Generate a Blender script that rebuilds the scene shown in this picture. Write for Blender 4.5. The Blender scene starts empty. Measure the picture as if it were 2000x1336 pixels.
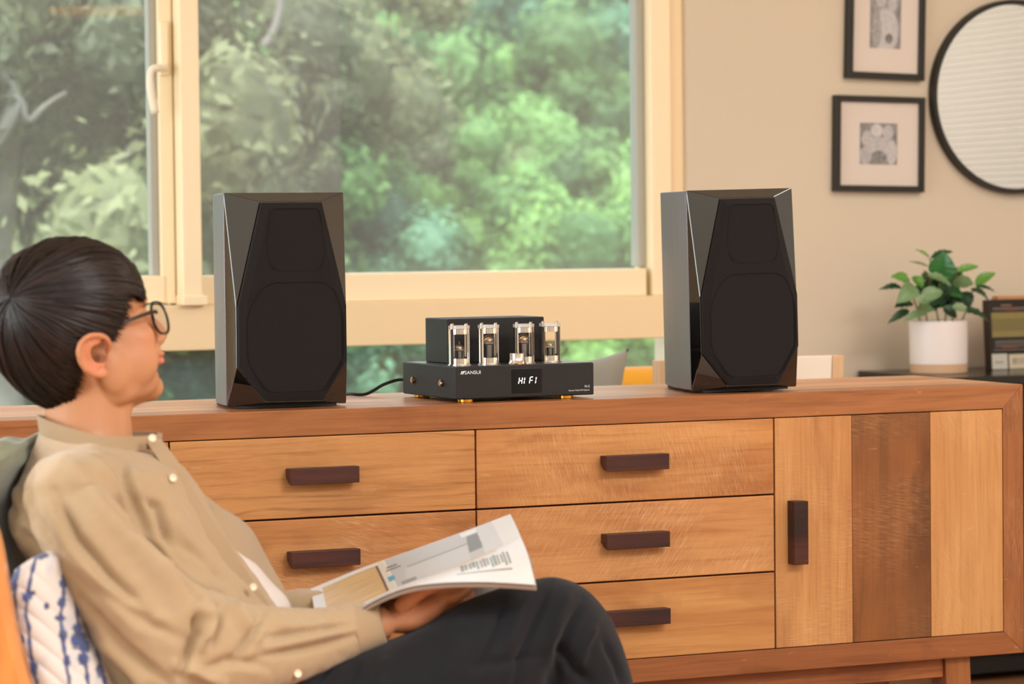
import bpy, bmesh, math, random
import numpy as np
from mathutils import Vector, Matrix, noise as mnoise
random.seed(7); RNG = np.random.default_rng(7)
sc = bpy.context.scene
COL = sc.collection

# ------------------------------------------------------------------ camera
ZT = 0.80                                   # height of the sideboard top
FPX = 5519.8
yaw, pitch, roll = .3897, .0379, -.0113
CAM = np.array([-1.8477, -4.675, 1.10])
FW = np.array([math.sin(yaw)*math.cos(pitch), math.cos(yaw)*math.cos(pitch), -math.sin(pitch)])
_rt = np.array([math.cos(yaw), -math.sin(yaw), 0]); _up = np.cross(_rt, FW)
RT = _rt*math.cos(roll)+_up*math.sin(roll); UP = -_rt*math.sin(roll)+_up*math.cos(roll)
cd = bpy.data.cameras.new('camera'); cam = bpy.data.objects.new('camera', cd); COL.objects.link(cam)
cam.matrix_world = Matrix(((RT[0], UP[0], -FW[0], CAM[0]), (RT[1], UP[1], -FW[1], CAM[1]), (RT[2], UP[2], -FW[2], CAM[2]), (0, 0, 0, 1)))
cd.sensor_width = 36; cd.lens = FPX*36/2000; cd.clip_start = .05; cd.clip_end = 300
cd.dof.use_dof = True; cd.dof.focus_distance = 5.02; cd.dof.aperture_fstop = 4.7
sc.camera = cam
# ------------------------------------------------------------------ light
w = bpy.data.worlds.new('world'); sc.world = w; w.use_nodes = True
wn = w.node_tree.nodes; wl = w.node_tree.links
bg = wn['Background']; bg.inputs[1].default_value = 2.5
tc = wn.new('ShaderNodeTexCoord'); sp = wn.new('ShaderNodeSeparateXYZ'); cr = wn.new('ShaderNodeValToRGB')
wl.new(tc.outputs['Generated'], sp.inputs[0]); wl.new(sp.outputs[2], cr.inputs[0]); wl.new(cr.outputs[0], bg.inputs[0])
cr.color_ramp.elements[0].position = -.0; cr.color_ramp.elements[0].color = (.50, .54, .54, 1)
cr.color_ramp.elements[1].position = .6; cr.color_ramp.elements[1].color = (.80, .92, 1.05, 1)
def area(name, loc, target, sx, sy, power, col):
    l = bpy.data.lights.new(name, 'AREA'); l.shape = 'RECTANGLE'; l.size = sx; l.size_y = sy; l.energy = power; l.color = col
    o = bpy.data.objects.new(name, l); COL.objects.link(o); o.location = loc
    o.rotation_euler = (Vector(target)-Vector(loc)).to_track_quat('-Z', 'Y').to_euler(); return o
def point(name, loc, power, col, r=.1):
    l = bpy.data.lights.new(name, 'POINT'); l.energy = power; l.color = col; l.shadow_soft_size = r
    o = bpy.data.objects.new(name, l); COL.objects.link(o); o.location = loc; return o
sun = bpy.data.lights.new('sun', 'SUN'); sun.energy = 7.5; sun.angle = .5; sun.color = (1, .96, .88)
so = bpy.data.objects.new('sun', sun); COL.objects.link(so); so.rotation_euler = Vector((.45, .55, -1)).to_track_quat('-Z', 'Y').to_euler()
area('key_softbox', (.9, -3.75, 3.0), (-.1, .2, .7), 1.5, .9, 92, (1, .96, .91))
area('daylight_left_window', (-3.7, -.57, 1.4), (0, -.4, 1.2), 3.4, 1.8, 85, (.92, .97, 1))
area('room_ceiling_light', (1.9, -.3, 2.52), (1.8, .9, 0), 1.2, 1.2, 22, (1, .93, .84))
sc.view_settings.view_transform = 'Standard'; sc.view_settings.look = 'None'
sc.view_settings.exposure = 0.27; sc.view_settings.gamma = 1; sc.view_settings.use_curve_mapping = False
sc.cycles.use_denoising = True
sc.cycles.max_bounces = 10; sc.cycles.transparent_max_bounces = 24; sc.cycles.sample_clamp_indirect = 6

# ------------------------------------------------------------------ projection helpers (a pixel plus a real depth gives a point)
def ray(px, py): return FW + RT*(px-1000)/FPX - UP*(py-668)/FPX
def onY(px, py, y): r = ray(px, py); return CAM + r*(y-CAM[1])/r[1]
def onZ(px, py, z): r = ray(px, py); return CAM + r*(z-CAM[2])/r[2]
def atd(px, py, d): return CAM + ray(px, py)*d
def PJ(P):
    P = np.asarray(P, float)-CAM; d = P@FW
    return 1000+FPX*(P@RT)/d, 668-FPX*(P@UP)/d, d

# ------------------------------------------------------------------ materials
def lin(c):
    if isinstance(c, str):
        c = [int(c[i:i+2], 16) for i in (0, 2, 4)]
    r = []
    for v in c[:3]:
        v = v/255; r.append(v/12.92 if v <= .04045 else ((v+.055)/1.055)**2.4)
    return (*r, 1)
def mat(name, col=(128, 128, 128), rough=.5, metal=0, spec=.5, coat=0, sub=0, bump=0, bscale=200, var=0, vscale=5, trans=0, ior=1.45, emit=0, attr=None, sheen=0, aniso=0, stretch=None):
    m = bpy.data.materials.new(name); m.use_nodes = True
    n = m.node_tree.nodes; l = m.node_tree.links; b = n['Principled BSDF']
    b.inputs['Base Color'].default_value = lin(col); b.inputs['Roughness'].default_value = rough
    b.inputs['Metallic'].default_value = metal; b.inputs['Specular IOR Level'].default_value = spec
    b.inputs['Coat Weight'].default_value = coat; b.inputs['Coat Roughness'].default_value = .03
    b.inputs['IOR'].default_value = ior
    if sub: b.inputs['Subsurface Weight'].default_value = sub; b.inputs['Subsurface Radius'].default_value = (1, .35, .2); b.inputs['Subsurface Scale'].default_value = .006
    if trans: b.inputs['Transmission Weight'].default_value = trans
    if sheen: b.inputs['Sheen Weight'].default_value = sheen; b.inputs['Sheen Roughness'].default_value = .5
    if emit: b.inputs['Emission Color'].default_value = lin(col); b.inputs['Emission Strength'].default_value = emit
    t = n.new('ShaderNodeTexCoord'); mp = n.new('ShaderNodeMapping'); l.new(t.outputs['Object'], mp.inputs[0])
    if stretch: mp.inputs['Scale'].default_value = stretch
    src = None
    if attr:
        a = n.new('ShaderNodeAttribute'); a.attribute_name = attr; src = a.outputs['Color']
        l.new(src, b.inputs['Base Color'])
    if var:
        z = n.new('ShaderNodeTexNoise'); z.inputs['Scale'].default_value = vscale; z.inputs['Detail'].default_value = 4
        l.new(mp.outputs[0], z.inputs['Vector'])
        h = n.new('ShaderNodeHueSaturation'); mr = n.new('ShaderNodeMapRange')
        mr.inputs[1].default_value = .3; mr.inputs[2].default_value = .7
        mr.inputs[3].default_value = 1-var; mr.inputs[4].default_value = 1+var
        l.new(z.outputs['Fac'], mr.inputs[0]); l.new(mr.outputs[0], h.inputs['Value'])
        if src: l.new(src, h.inputs['Color'])
        else: h.inputs['Color'].default_value = lin(col)
        l.new(h.outputs[0], b.inputs['Base Color'])
    if bump:
        z = n.new('ShaderNodeTexNoise'); z.inputs['Scale'].default_value = bscale; z.inputs['Detail'].default_value = 3
        l.new(mp.outputs[0], z.inputs['Vector'])
        bp = n.new('ShaderNodeBump'); bp.inputs['Strength'].default_value = bump; bp.inputs['Distance'].default_value = .002
        l.new(z.outputs['Fac'], bp.inputs['Height']); l.new(bp.outputs[0], b.inputs['Normal'])
    return m
_ws = [0]
def wood(c1, c2, c3, axis='x', saw=0., sang=0., blotch=.5, dark=None, rough=.48, lines=.6):
    """teak-like board; grain along axis, saw marks at angle sang, blotches of stain"""
    _ws[0] += 1; s = _ws[0]
    m = bpy.data.materials.new('wood_%02d' % s); m.use_nodes = True
    n = m.node_tree.nodes; l = m.node_tree.links; b = n['Principled BSDF']
    b.inputs['Roughness'].default_value = rough; b.inputs['Specular IOR Level'].default_value = .35
    t = n.new('ShaderNodeTexCoord')
    def mp(scale, loc, rot=(0, 0, 0)):
        q = n.new('ShaderNodeMapping'); q.inputs['Scale'].default_value = scale; q.inputs['Location'].default_value = loc; q.inputs['Rotation'].default_value = rot
        l.new(t.outputs['Object'], q.inputs[0]); return q.outputs[0]
    def nz(vec, scale, detail=5, dist=0, rough_=.55):
        q = n.new('ShaderNodeTexNoise'); q.inputs['Scale'].default_value = scale; q.inputs['Detail'].default_value = detail
        q.inputs['Distortion'].default_value = dist; q.inputs['Roughness'].default_value = rough_
        l.new(vec, q.inputs['Vector']); return q.outputs['Fac']
    def ramp(f, p0, p1, c0=(0, 0, 0, 1), c1_=(1, 1, 1, 1)):
        q = n.new('ShaderNodeValToRGB'); q.color_ramp.elements[0].position = p0; q.color_ramp.elements[1].position = p1
        q.color_ramp.elements[0].color = c0; q.color_ramp.elements[1].color = c1_; l.new(f, q.inputs[0]); return q.outputs[0]
    def mix(fac, a, bb, mode='MIX'):
        q = n.new('ShaderNodeMix'); q.data_type = 'RGBA'; q.blend_type = mode
        if isinstance(fac, float): q.inputs[0].default_value = fac
        else: l.new(fac, q.inputs[0])
        for k, v in ((6, a), (7, bb)):
            if isinstance(v, tuple): q.inputs[k].default_value = v
            else: l.new(v, q.inputs[k])
        return q.outputs[2]
    def mul(a, v):
        q = n.new('ShaderNodeMath'); q.operation = 'MULTIPLY'; l.new(a, q.inputs[0])
        if isinstance(v, (int, float)): q.inputs[1].default_value = v
        else: l.new(v, q.inputs[1])
        return q.outputs[0]
    S = {'x': (1.3, 14, 14), 'z': (14, 14, 1.3), 'y': (14, 1.3, 14)}[axis]
    S2 = {'x': (6, 160, 160), 'z': (160, 160, 6), 'y': (160, 6, 160)}[axis]
    off = (s*3.17, s*1.31, s*2.73); rr = (0, .05*math.sin(s*2.1), 0)
    g = nz(mp(S, off, rr), 1.0, 5, 1.2)
    col = mix(ramp(g, .32, .68), lin(c1), lin(c2))
    # growth rings: thin dark lines
    wv = n.new('ShaderNodeTexWave'); wv.inputs['Scale'].default_value = 2.2; wv.inputs['Distortion'].default_value = 9; wv.inputs['Detail'].default_value = 3
    wv.bands_direction = {'x': 'Z', 'z': 'X', 'y': 'X'}[axis]; wv.inputs['Detail Scale'].default_value = .8
    l.new(mp({'x': (1.1, 6, 6), 'z': (6, 6, 1.1), 'y': (6, 1.1, 6)}[axis], off, rr), wv.inputs['Vector'])
    col = mix(mul(ramp(wv.outputs['Fac'], .86, 1.0), mul(ramp(nz(mp((3, 3, 3), off), 1),   .36, .60), .34*lines)), col, lin(c3))
    vo = n.new('ShaderNodeTexVoronoi'); vo.inputs['Scale'].default_value = 1.0; l.new(mp({'x': (2.6, 4.5, 4.5), 'z': (4.5, 4.5, 2.6), 'y': (4.5, 2.6, 4.5)}[axis], (s*1.9, s, s*.77)), vo.inputs['Vector'])
    col = mix(mul(ramp(vo.outputs['Distance'], .03, .085, (1, 1, 1, 1), (0, 0, 0, 1)), .5*lines), col, lin(c3))
    fine = nz(mp(S2, off, rr), 1.0, 3)
    col = mix(mul(ramp(fine, .5, .75), .35), col, lin(c3))
    bl = nz(mp({'x': (2.4, 7, 7), 'z': (7, 7, 2.4), 'y': (7, 2.4, 7)}[axis], (s*5.1, 0, s)), 1.4, 5, .6)
    col = mix(mul(ramp(bl, .50, .66), blotch), col, lin(c3))
    if dark:
        dk = nz(mp((5, 5, 3.2), (s*2.2, 0, s*.7)), 1.3, 6, .4)
        col = mix(mul(ramp(dk, .38, .66), .6), col, lin(dark))
    if saw:
        sv = n.new('ShaderNodeTexNoise'); sv.inputs['Scale'].default_value = 1; sv.inputs['Detail'].default_value = 4; sv.inputs['Roughness'].default_value = .6
        q = n.new('ShaderNodeMapping'); q.inputs['Rotation'].default_value = (0, math.radians(sang), 0); q2 = n.new('ShaderNodeMapping'); q2.inputs['Scale'].default_value = (520, 60, 32)
        l.new(t.outputs['Object'], q.inputs[0]); l.new(q.outputs[0], q2.inputs[0]); l.new(q2.outputs[0], sv.inputs['Vector'])
        area_ = ramp(nz(mp((4, 4, 5), (s*1.7, 2, s*3.3)), 1.1, 4), .40, .62)
        col = mix(mul(mul(ramp(sv.outputs['Fac'], .46, .74), area_), saw*.9), col, lin((232, 194, 146)))
        hsrc = sv.outputs['Fac']
    else: hsrc = fine
    # a few pale scratches and dust flecks
    fl = nz(mp((18, 18, 60), (s, s, s)), 1.0, 6)
    col = mix(mul(ramp(fl, .66, .78), .30), col, lin((235, 204, 160)))
    l.new(col, b.inputs['Base Color'])
    bp = n.new('ShaderNodeBump'); bp.inputs['Strength'].default_value = .22; bp.inputs['Distance'].default_value = .001
    l.new(hsrc, bp.inputs['Height']); l.new(bp.outputs[0], b.inputs['Normal'])
    return m
def glass_mat(name, haze=.05, tint=(1, 1, 1, 1), hazecol=(.8, .85, .85, 1), refl=.9):
    m = bpy.data.materials.new(name); m.use_nodes = True; n = m.node_tree.nodes; l = m.node_tree.links; n.clear()
    o = n.new('ShaderNodeOutputMaterial'); tr = n.new('ShaderNodeBsdfTransparent'); tr.inputs[0].default_value = tint
    gl = n.new('ShaderNodeBsdfGlossy'); gl.inputs['Roughness'].default_value = .02
    df = n.new('ShaderNodeBsdfDiffuse'); df.inputs[0].default_value = hazecol
    fr = n.new('ShaderNodeLayerWeight'); fr.inputs[0].default_value = .5
    pw = n.new('ShaderNodeMath'); pw.operation = 'POWER'; pw.inputs[1].default_value = 5; l.new(fr.outputs['Facing'], pw.inputs[0])
    mu = n.new('ShaderNodeMath'); mu.operation = 'MULTIPLY_ADD'; mu.inputs[1].default_value = .8*refl; mu.inputs[2].default_value = .04*refl; l.new(pw.outputs[0], mu.inputs[0])
    m1 = n.new('ShaderNodeMixShader'); m1.inputs[0].default_value = haze; l.new(tr.outputs[0], m1.inputs[1]); l.new(df.outputs[0], m1.inputs[2])
    m2 = n.new('ShaderNodeMixShader'); l.new(mu.outputs[0], m2.inputs[0]); l.new(m1.outputs[0], m2.inputs[1]); l.new(gl.outputs[0], m2.inputs[2])
    l.new(m2.outputs[0], o.inputs[0]); return m

# ------------------------------------------------------------------ mesh helpers
class MB:
    def __init__(s): s.v = []; s.f = []
    def add(s, v, f):
        b = len(s.v); s.v += [tuple(map(float, p)) for p in v]; s.f += [tuple(i+b for i in q) for q in f]; return s
    def box(s, x0, y0, z0, x1, y1, z1):
        return s.add([(x0, y0, z0), (x1, y0, z0), (x1, y1, z0), (x0, y1, z0), (x0, y0, z1), (x1, y0, z1), (x1, y1, z1), (x0, y1, z1)],
                     [(0, 3, 2, 1), (4, 5, 6, 7), (0, 1, 5, 4), (1, 2, 6, 5), (2, 3, 7, 6), (3, 0, 4, 7)])
    def prism(s, poly, a0, a1, axis='y'):
        n = len(poly)
        def P(p, a): return {'y': (p[0], a, p[1]), 'x': (a, p[0], p[1]), 'z': (p[0], p[1], a)}[axis]
        v = [P(p, a0) for p in poly]+[P(p, a1) for p in poly]
        return s.add(v, [tuple(range(n))[::-1], tuple(range(n, 2*n))]+[(i, (i+1) % n, (i+1) % n+n, i+n) for i in range(n)])
    def lathe(s, prof, seg=32, c=(0, 0, 0), cap=True):
        v = []; n = len(prof)
        for i in range(seg):
            a = 2*math.pi*i/seg
            v += [(c[0]+r*math.cos(a), c[1]+r*math.sin(a), c[2]+z) for r, z in prof]
        f = [(i*n+j, ((i+1) % seg)*n+j, ((i+1) % seg)*n+j+1, i*n+j+1) for i in range(seg) for j in range(n-1)]
        if cap: f += [tuple(i*n for i in range(seg))[::-1], tuple(i*n+n-1 for i in range(seg))]
        return s.add(v, f)
    def tube(s, pts, rad, seg=10, cap=True, flat=1.0):
        pts = [np.array(p, float) for p in pts]; n = len(pts)
        if not hasattr(rad, '__len__'): rad = [rad]*n
        t0 = pts[1]-pts[0]; up = np.array([0, 0, 1.]) if abs(t0[2]) < .9*np.linalg.norm(t0) else np.array([1., 0, 0])
        v = []
        for i, p in enumerate(pts):
            t = pts[min(i+1, n-1)]-pts[max(i-1, 0)]; t /= np.linalg.norm(t)+1e-12
            a = np.cross(t, up); a /= np.linalg.norm(a)+1e-12; b = np.cross(a, t); up = b
            for k in range(seg):
                q = 2*math.pi*k/seg; v.append(p+rad[i]*(math.cos(q)*a+flat*math.sin(q)*b))
        f = [(i*seg+k, i*seg+(k+1) % seg, (i+1)*seg+(k+1) % seg, (i+1)*seg+k) for i in range(n-1) for k in range(seg)]
        if cap: f += [tuple(range(seg))[::-1], tuple(range((n-1)*seg, n*seg))]
        return s.add(v, f)
    def ell(s, c, r, R=None, su=24, sv=16):
        v = [(0, 0, 1)]
        for j in range(1, sv):
            th = math.pi*j/sv
            v += [(math.sin(th)*math.cos(2*math.pi*i/su), math.sin(th)*math.sin(2*math.pi*i/su), math.cos(th)) for i in range(su)]
        v.append((0, 0, -1)); v = np.array(v)*np.array(r)
        if R is not None: v = v@np.array(R).T
        v = v+np.array(c)
        f = [(0, 1+i, 1+(i+1) % su) for i in range(su)]
        for j in range(sv-2): f += [(1+j*su+i, 1+(j+1)*su+i, 1+(j+1)*su+(i+1) % su, 1+j*su+(i+1) % su) for i in range(su)]
        last = len(v)-1; b = 1+(sv-2)*su
        f += [(last, b+(i+1) % su, b+i) for i in range(su)]
        return s.add(v, f)
    def grid(s, fn, nu, nv, closeu=False):
        v = [fn(i/(nu if closeu else nu-1), j/(nv-1)) for j in range(nv) for i in range(nu)]
        f = [(j*nu+i, j*nu+(i+1) % nu, (j+1)*nu+(i+1) % nu, (j+1)*nu+i) for j in range(nv-1) for i in range(nu if closeu else nu-1)]
        return s.add(v, f)
    def mesh(s, name):
        me = bpy.data.meshes.new(name); me.from_pydata(s.v, [], s.f); me.update()
        bm = bmesh.new(); bm.from_mesh(me); bmesh.ops.recalc_face_normals(bm, faces=bm.faces); bm.to_mesh(me); bm.free(); return me
    def build(s, name, m, parent=None, bevel=0, smooth=False, seg=2, mod=None, angle=35):
        me = s.mesh(name); return link(name, me, m, parent, bevel, smooth, seg, angle)
def link(name, me, m, parent=None, bevel=0, smooth=False, seg=2, angle=35):
    o = bpy.data.objects.new(name, me); COL.objects.link(o)
    if m is not None and not me.materials: me.materials.append(m)
    if smooth:
        for p in me.polygons: p.use_smooth = True
        if smooth == 'auto': me.set_sharp_from_angle(angle=math.radians(angle))
    if parent: o.parent = parent
    if bevel:
        b = o.modifiers.new('bevel', 'BEVEL'); b.width = bevel; b.segments = seg; b.limit_method = 'ANGLE'; b.angle_limit = math.radians(40)
    return o
def thing(name, label, cat, loc=(0, 0, 0), rz=0, group=None):
    o = bpy.data.objects.new(name, None); COL.objects.link(o); o.location = loc; o.rotation_euler = (0, 0, rz); o.empty_display_size = .05
    return tag(o, label, cat, group)
def tag(o, label, cat, group=None):
    o['label'] = label; o['category'] = cat
    if group: o['group'] = group
    return o
def struct(o): o['kind'] = 'structure'; return o
def bake(ob, mods):
    """apply a list of (type, props) modifiers and return the mesh"""
    for t, pr in mods:
        m = ob.modifiers.new(t, t)
        for k, v in pr.items(): setattr(m, k, v)
    dg = bpy.context.evaluated_depsgraph_get(); dg.update()
    me = bpy.data.meshes.new_from_object(ob.evaluated_get(dg)); old = ob.data
    bpy.data.objects.remove(ob); return me
def fuse(mb, name, voxel, smooth=4, factor=.5):
    me = mb.mesh(name); ob = bpy.data.objects.new(name, me); COL.objects.link(ob)
    return bake(ob, [('REMESH', dict(mode='VOXEL', voxel_size=voxel)), ('SMOOTH', dict(factor=factor, iterations=smooth))])
def co(me):
    a = np.empty(len(me.vertices)*3); me.vertices.foreach_get('co', a); return a.reshape(-1, 3)
def nrm(me):
    a = np.empty(len(me.vertices)*3); me.vertices.foreach_get('normal', a); return a.reshape(-1, 3)
def setco(me, a): me.vertices.foreach_set('co', np.ascontiguousarray(a, dtype=np.float32).ravel()); me.update()
def setcol(me, cols, name='Col'):
    at = me.color_attributes.new(name, 'FLOAT_COLOR', 'POINT'); a = np.ones((len(me.vertices), 4)); a[:, :3] = cols
    at.data.foreach_set('color', a.ravel())
def smoothstep(a, b, x):
    t = np.clip((x-a)/(b-a), 0, 1); return t*t*(3-2*t)
def cr_curve(pts, n):
    """catmull-rom resample of a list of points"""
    P = np.array(pts, float); P = np.vstack([2*P[0]-P[1], P, 2*P[-1]-P[-2]]); out = []
    m = len(P)-3
    for i in range(n):
        t = i/(n-1)*m; k = min(int(t), m-1); u = t-k; a, b, c, d = P[k:k+4]
        out.append(.5*((2*b)+(-a+c)*u+(2*a-5*b+4*c-d)*u*u+(-a+3*b-3*c+d)*u**3))
    return np.array(out)
def vnoise(P, scale, seed=0):
    return np.array([mnoise.noise(Vector((p[0]*scale+seed, p[1]*scale, p[2]*scale))) for p in P])
def polydist(X, Y, pl):
    """distance of 2-D points to a polyline"""
    d = np.full(len(X), 1e9)
    for (x0, y0), (x1, y1) in zip(pl[:-1], pl[1:]):
        dx, dy = x1-x0, y1-y0; t = np.clip(((X-x0)*dx+(Y-y0)*dy)/(dx*dx+dy*dy+1e-9), 0, 1)
        d = np.minimum(d, np.hypot(X-x0-t*dx, Y-y0-t*dy))
    return d
def copy_tree(o, parent=None):
    c = o.copy(); COL.objects.link(c); c.parent = parent
    for ch in list(o.children): copy_tree(ch, c)
    return c
_fc = {}
def text_mesh(name, s, size, m, parent, loc, rot, shear=0, spacing=1, align='LEFT', extr=.0001, sx=1):
    cu = bpy.data.curves.new('t', 'FONT'); cu.body = s; cu.size = size; cu.extrude = extr; cu.shear = shear; cu.space_character = spacing; cu.align_x = align
    ob = bpy.data.objects.new('t', cu); COL.objects.link(ob)
    dg = bpy.context.evaluated_depsgraph_get(); dg.update(); me = bpy.data.meshes.new_from_object(ob.evaluated_get(dg)); bpy.data.objects.remove(ob)
    o = link(name, me, m, parent); o.location = loc; o.rotation_euler = rot; o.scale = (sx, 1, 1); return o
# ------------------------------------------------------------------ room
YW = 1.65; XR = 3.15
m_wall = mat('wall_paint', (215, 200, 178), .75, spec=.2, var=.02, vscale=2, bump=.05, bscale=300)
m_ceil = mat('ceiling_paint', (236, 228, 214), .8)
m_floor = wood((150, 105, 70), (120, 80, 50), (80, 50, 30), 'x')
m_frame = mat('window_paint', (250, 230, 192), .38, spec=.5)
m_frame2 = mat('window_paint_deep', (242, 216, 174), .42, spec=.4)
m_seal = mat('window_seal', (172, 170, 158), .5)
m_glass = glass_mat('window_glass', .075, (1, 1, 1, 1), (.80, .90, .86, 1))
m_glass2 = glass_mat('window_glass_tinted', .05, (.90, .90, .91, 1), (.80, .80, .80, 1), .3)
struct(MB().box(-4, -6.5, -.06, XR, YW+.2, 0).build('floor', m_floor))
struct(MB().box(-3.5, -2.85, 2.62, XR, YW+.2, 2.7).build('ceiling', m_ceil))
wb = struct(MB().box(1.225, YW, 0, XR+.1, YW+.2, 2.62).build('wall_back', m_wall))
struct(MB().box(-4, YW, 0, -2.4, YW+.2, 2.62).build('wall_back', m_wall))
struct(MB().box(-2.4, YW, 2.3, 1.225, YW+.2, 2.62).build('wall_back', m_wall))
# right wall with an opening for the blind window seen in the mirror
struct(MB().box(XR, 1.35, 0, XR+.15, YW, 2.62).box(XR, -6.5, 0, XR+.15, -1.35, 2.62).box(XR, -1.35, 0, XR+.15, 1.35, .85).box(XR, -1.35, 2.25, XR+.15, 1.35, 2.62).build('wall_right', m_wall))
struct(MB().box(-3.55, -6.5, 0, -3.4, YW, .45).box(-3.55, -6.5, .45, -3.4, -3.2, 2.62).box(-3.55, -3.2, 2.35, -3.4, YW, 2.62).box(-3.55, 1.15, .45, -3.4, YW, 2.35).box(-3.55, -3.2, .45, -3.4, -2.3, 2.35).build('wall_left', m_wall))
struct(MB().box(-3.55, -6.65, 0, XR+.15, -6.5, 2.62).build('wall_front', m_wall))
w3 = bpy.data.objects.new('window_3', None); COL.objects.link(w3); struct(w3); w3.location = (-3.5, 0, .45)
MB().box(0, -2.3, 0, .07, 1.15, .05).box(0, -2.3, 1.85, .07, 1.15, 1.9).box(0, -2.3, .05, .07, -2.25, 1.85).box(0, 1.10, .05, .07, 1.15, 1.85).box(0, -.6, .05, .07, -.54, 1.85).build('window_frame', m_frame, w3)
MB().box(.03, -2.25, .05, .034, 1.10, 1.85).build('glass_pane', glass_mat('clear_left', .02), w3)
struct(MB().box(1.225, YW-.015, 0, XR, YW, .11).build('baseboard_back', mat('baseboard_black', (28, 26, 24), .35)))
w2 = bpy.data.objects.new('window_2', None); COL.objects.link(w2); struct(w2); w2.location = (XR, 0, .85)
MB().box(.0, -1.35, 0, .08, -1.30, 1.4).box(.0, 1.30, 0, .08, 1.35, 1.4).box(0, -1.3, 0, .08, 1.3, .05).box(0, -1.3, 1.35, .08, 1.3, 1.4).build('window_frame', m_frame, w2)
MB().box(.09, -1.3, .05, .094, 1.3, 1.35).build('glass_pane', glass_mat('clear', .02), w2)
m_slat = mat('blind_white', (206, 202, 194), .5)
sl = MB().grid(lambda u, v: (-.004+.0035*v+.0012*math.sin(v*math.pi), -1.28+2.56*u, -.0130+.026*v), 2, 5).mesh('slat')
sl.materials.append(m_slat)
for p in sl.polygons: p.use_smooth = True
for i in range(64):
    o = bpy.data.objects.new('slat', sl); COL.objects.link(o); o.parent = w2; o.location = (-.02, 0, .07+.0205*i)
MB().box(-.045, -1.29, 1.38, .0, 1.29, 1.42).build('blind_headrail', m_slat, w2)

# window_1: big picture window with an opening sash at the left
W1 = bpy.data.objects.new('window_1', None); COL.objects.link(W1); struct(W1); W1.location = (0, YW, 0)
Z0, Z1, Z2 = .841, .946, 1.013
TOP = 2.3
def wbox(n, x0, y0, z0, x1, y1, z1, m=m_frame, bv=.003, p=W1): return MB().box(x0, y0, z0, x1, y1, z1).build(n, m, p, bevel=bv)
wbox('window_frame', 1.186, .016, Z0, 1.225, .12, TOP, m_frame2)
wbox('window_jamb', 1.132, .008, Z1, 1.186, .12, TOP)
wbox('lower_jamb', 1.212, .02, 0, 1.225, .12, Z0, m_frame2)
wbox('glazing_bead', 1.110, .046, Z2+.004, 1.132, .09, TOP, m_seal)
wbox('transom', -2.4, -.004, Z0, 1.186, .12, Z1, m_frame2)
wbox('transom_rail', -.036, .014, Z1, 1.118, .11, Z2)
wbox('mullion', -.077, -.030, Z1+.004, -.031, .11, TOP)
wbox('mullion_foot', -.079, -.036, Z1, -.020, .10, Z1+.022)
wbox('window_frame', -2.4, .0, TOP-.06, 1.2, .12, TOP)
wbox('window_frame', -2.4, .0, 0, -2.34, .12, TOP)
wbox('window_sill', -2.4, 0, 0, 1.15, .12, .10)
# opening sash
wbox('sash', -.112, .026, Z1+.004, -.079, .085, TOP-.05)
wbox('sash_bead', -.130, .045, Z2, -.112, .08, TOP-.05, m_seal)
wbox('sash_rail', -1.3, .022, Z1+.006, -.106, .085, Z2+.002)
for nm, x0, x1, z0, z1, y in (('glass_pane', -1.3, -.112, Z2, TOP-.06, .06), ('glass_pane', -.034, 1.112, Z2, TOP-.06, .07), ('glass_pane', -2.3, 1.21, .1, Z0, .07)):
    MB().box(x0, y, z0, x1, y+.004, z1).build(nm, m_glass, W1)
MB().box(-.034, .082, Z2, .347, .086, TOP-.06).build('tinted_pane', m_glass2, W1)  # greyer, slightly tinted sheet behind the left part of the fixed glass
# handle of the sash
hd = MB().box(-.112, .012, 1.475, -.090, .030, 1.600).build('handle_plate', m_frame, W1, bevel=.006, seg=3)
lev = [onY(322, 134, YW-.0), onY(318, 134, YW-.022), onY(306, 133, YW-.032), onY(296, 137, YW-.034), onY(293, 155, YW-.034), onY(296, 185, YW-.034), onY(303, 222, YW-.033)]
MB().tube([p-np.array([0, YW, 0]) for p in cr_curve(lev, 26)], [.009]*10+[.0085]*8+[.0095]*8, 12).build('window_handle', mat('handle_white', (240, 228, 205), .3), hd, smooth=True)

# ------------------------------------------------------------------ garden outside
def leafmat(name, c, c2):
    m = mat(name, c, .55, spec=.3); n = m.node_tree.nodes; l = m.node_tree.links; b = n['Principled BSDF']
    a = n.new('ShaderNodeAttribute'); a.attribute_name = 'Col'
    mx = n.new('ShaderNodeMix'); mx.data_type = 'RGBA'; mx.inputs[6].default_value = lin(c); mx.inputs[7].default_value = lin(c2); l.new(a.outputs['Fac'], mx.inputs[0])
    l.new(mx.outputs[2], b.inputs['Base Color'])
    ts = n.new('ShaderNodeBsdfTranslucent'); l.new(mx.outputs[2], ts.inputs[0]); ms = n.new('ShaderNodeMixShader'); ms.inputs[0].default_value = .3
    l.new(b.outputs[0], ms.inputs[1]); l.new(ts.outputs[0], ms.inputs[2]); l.new(ms.outputs[0], n['Material Output'].inputs[0]); return m
LM = [leafmat('leaf_green', (46, 82, 56), (130, 176, 108)), leafmat('leaf_bluegreen', (54, 96, 80), (126, 182, 146)),
      leafmat('leaf_olive', (74, 88, 68), (138, 148, 108)), leafmat('leaf_yellow', (120, 130, 60), (190, 176, 74)), leafmat('leaf_bright', (64, 112, 68), (150, 198, 114))]
m_bark = mat('bark', (150, 146, 140), .8, var=.3, vscale=8)
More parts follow.
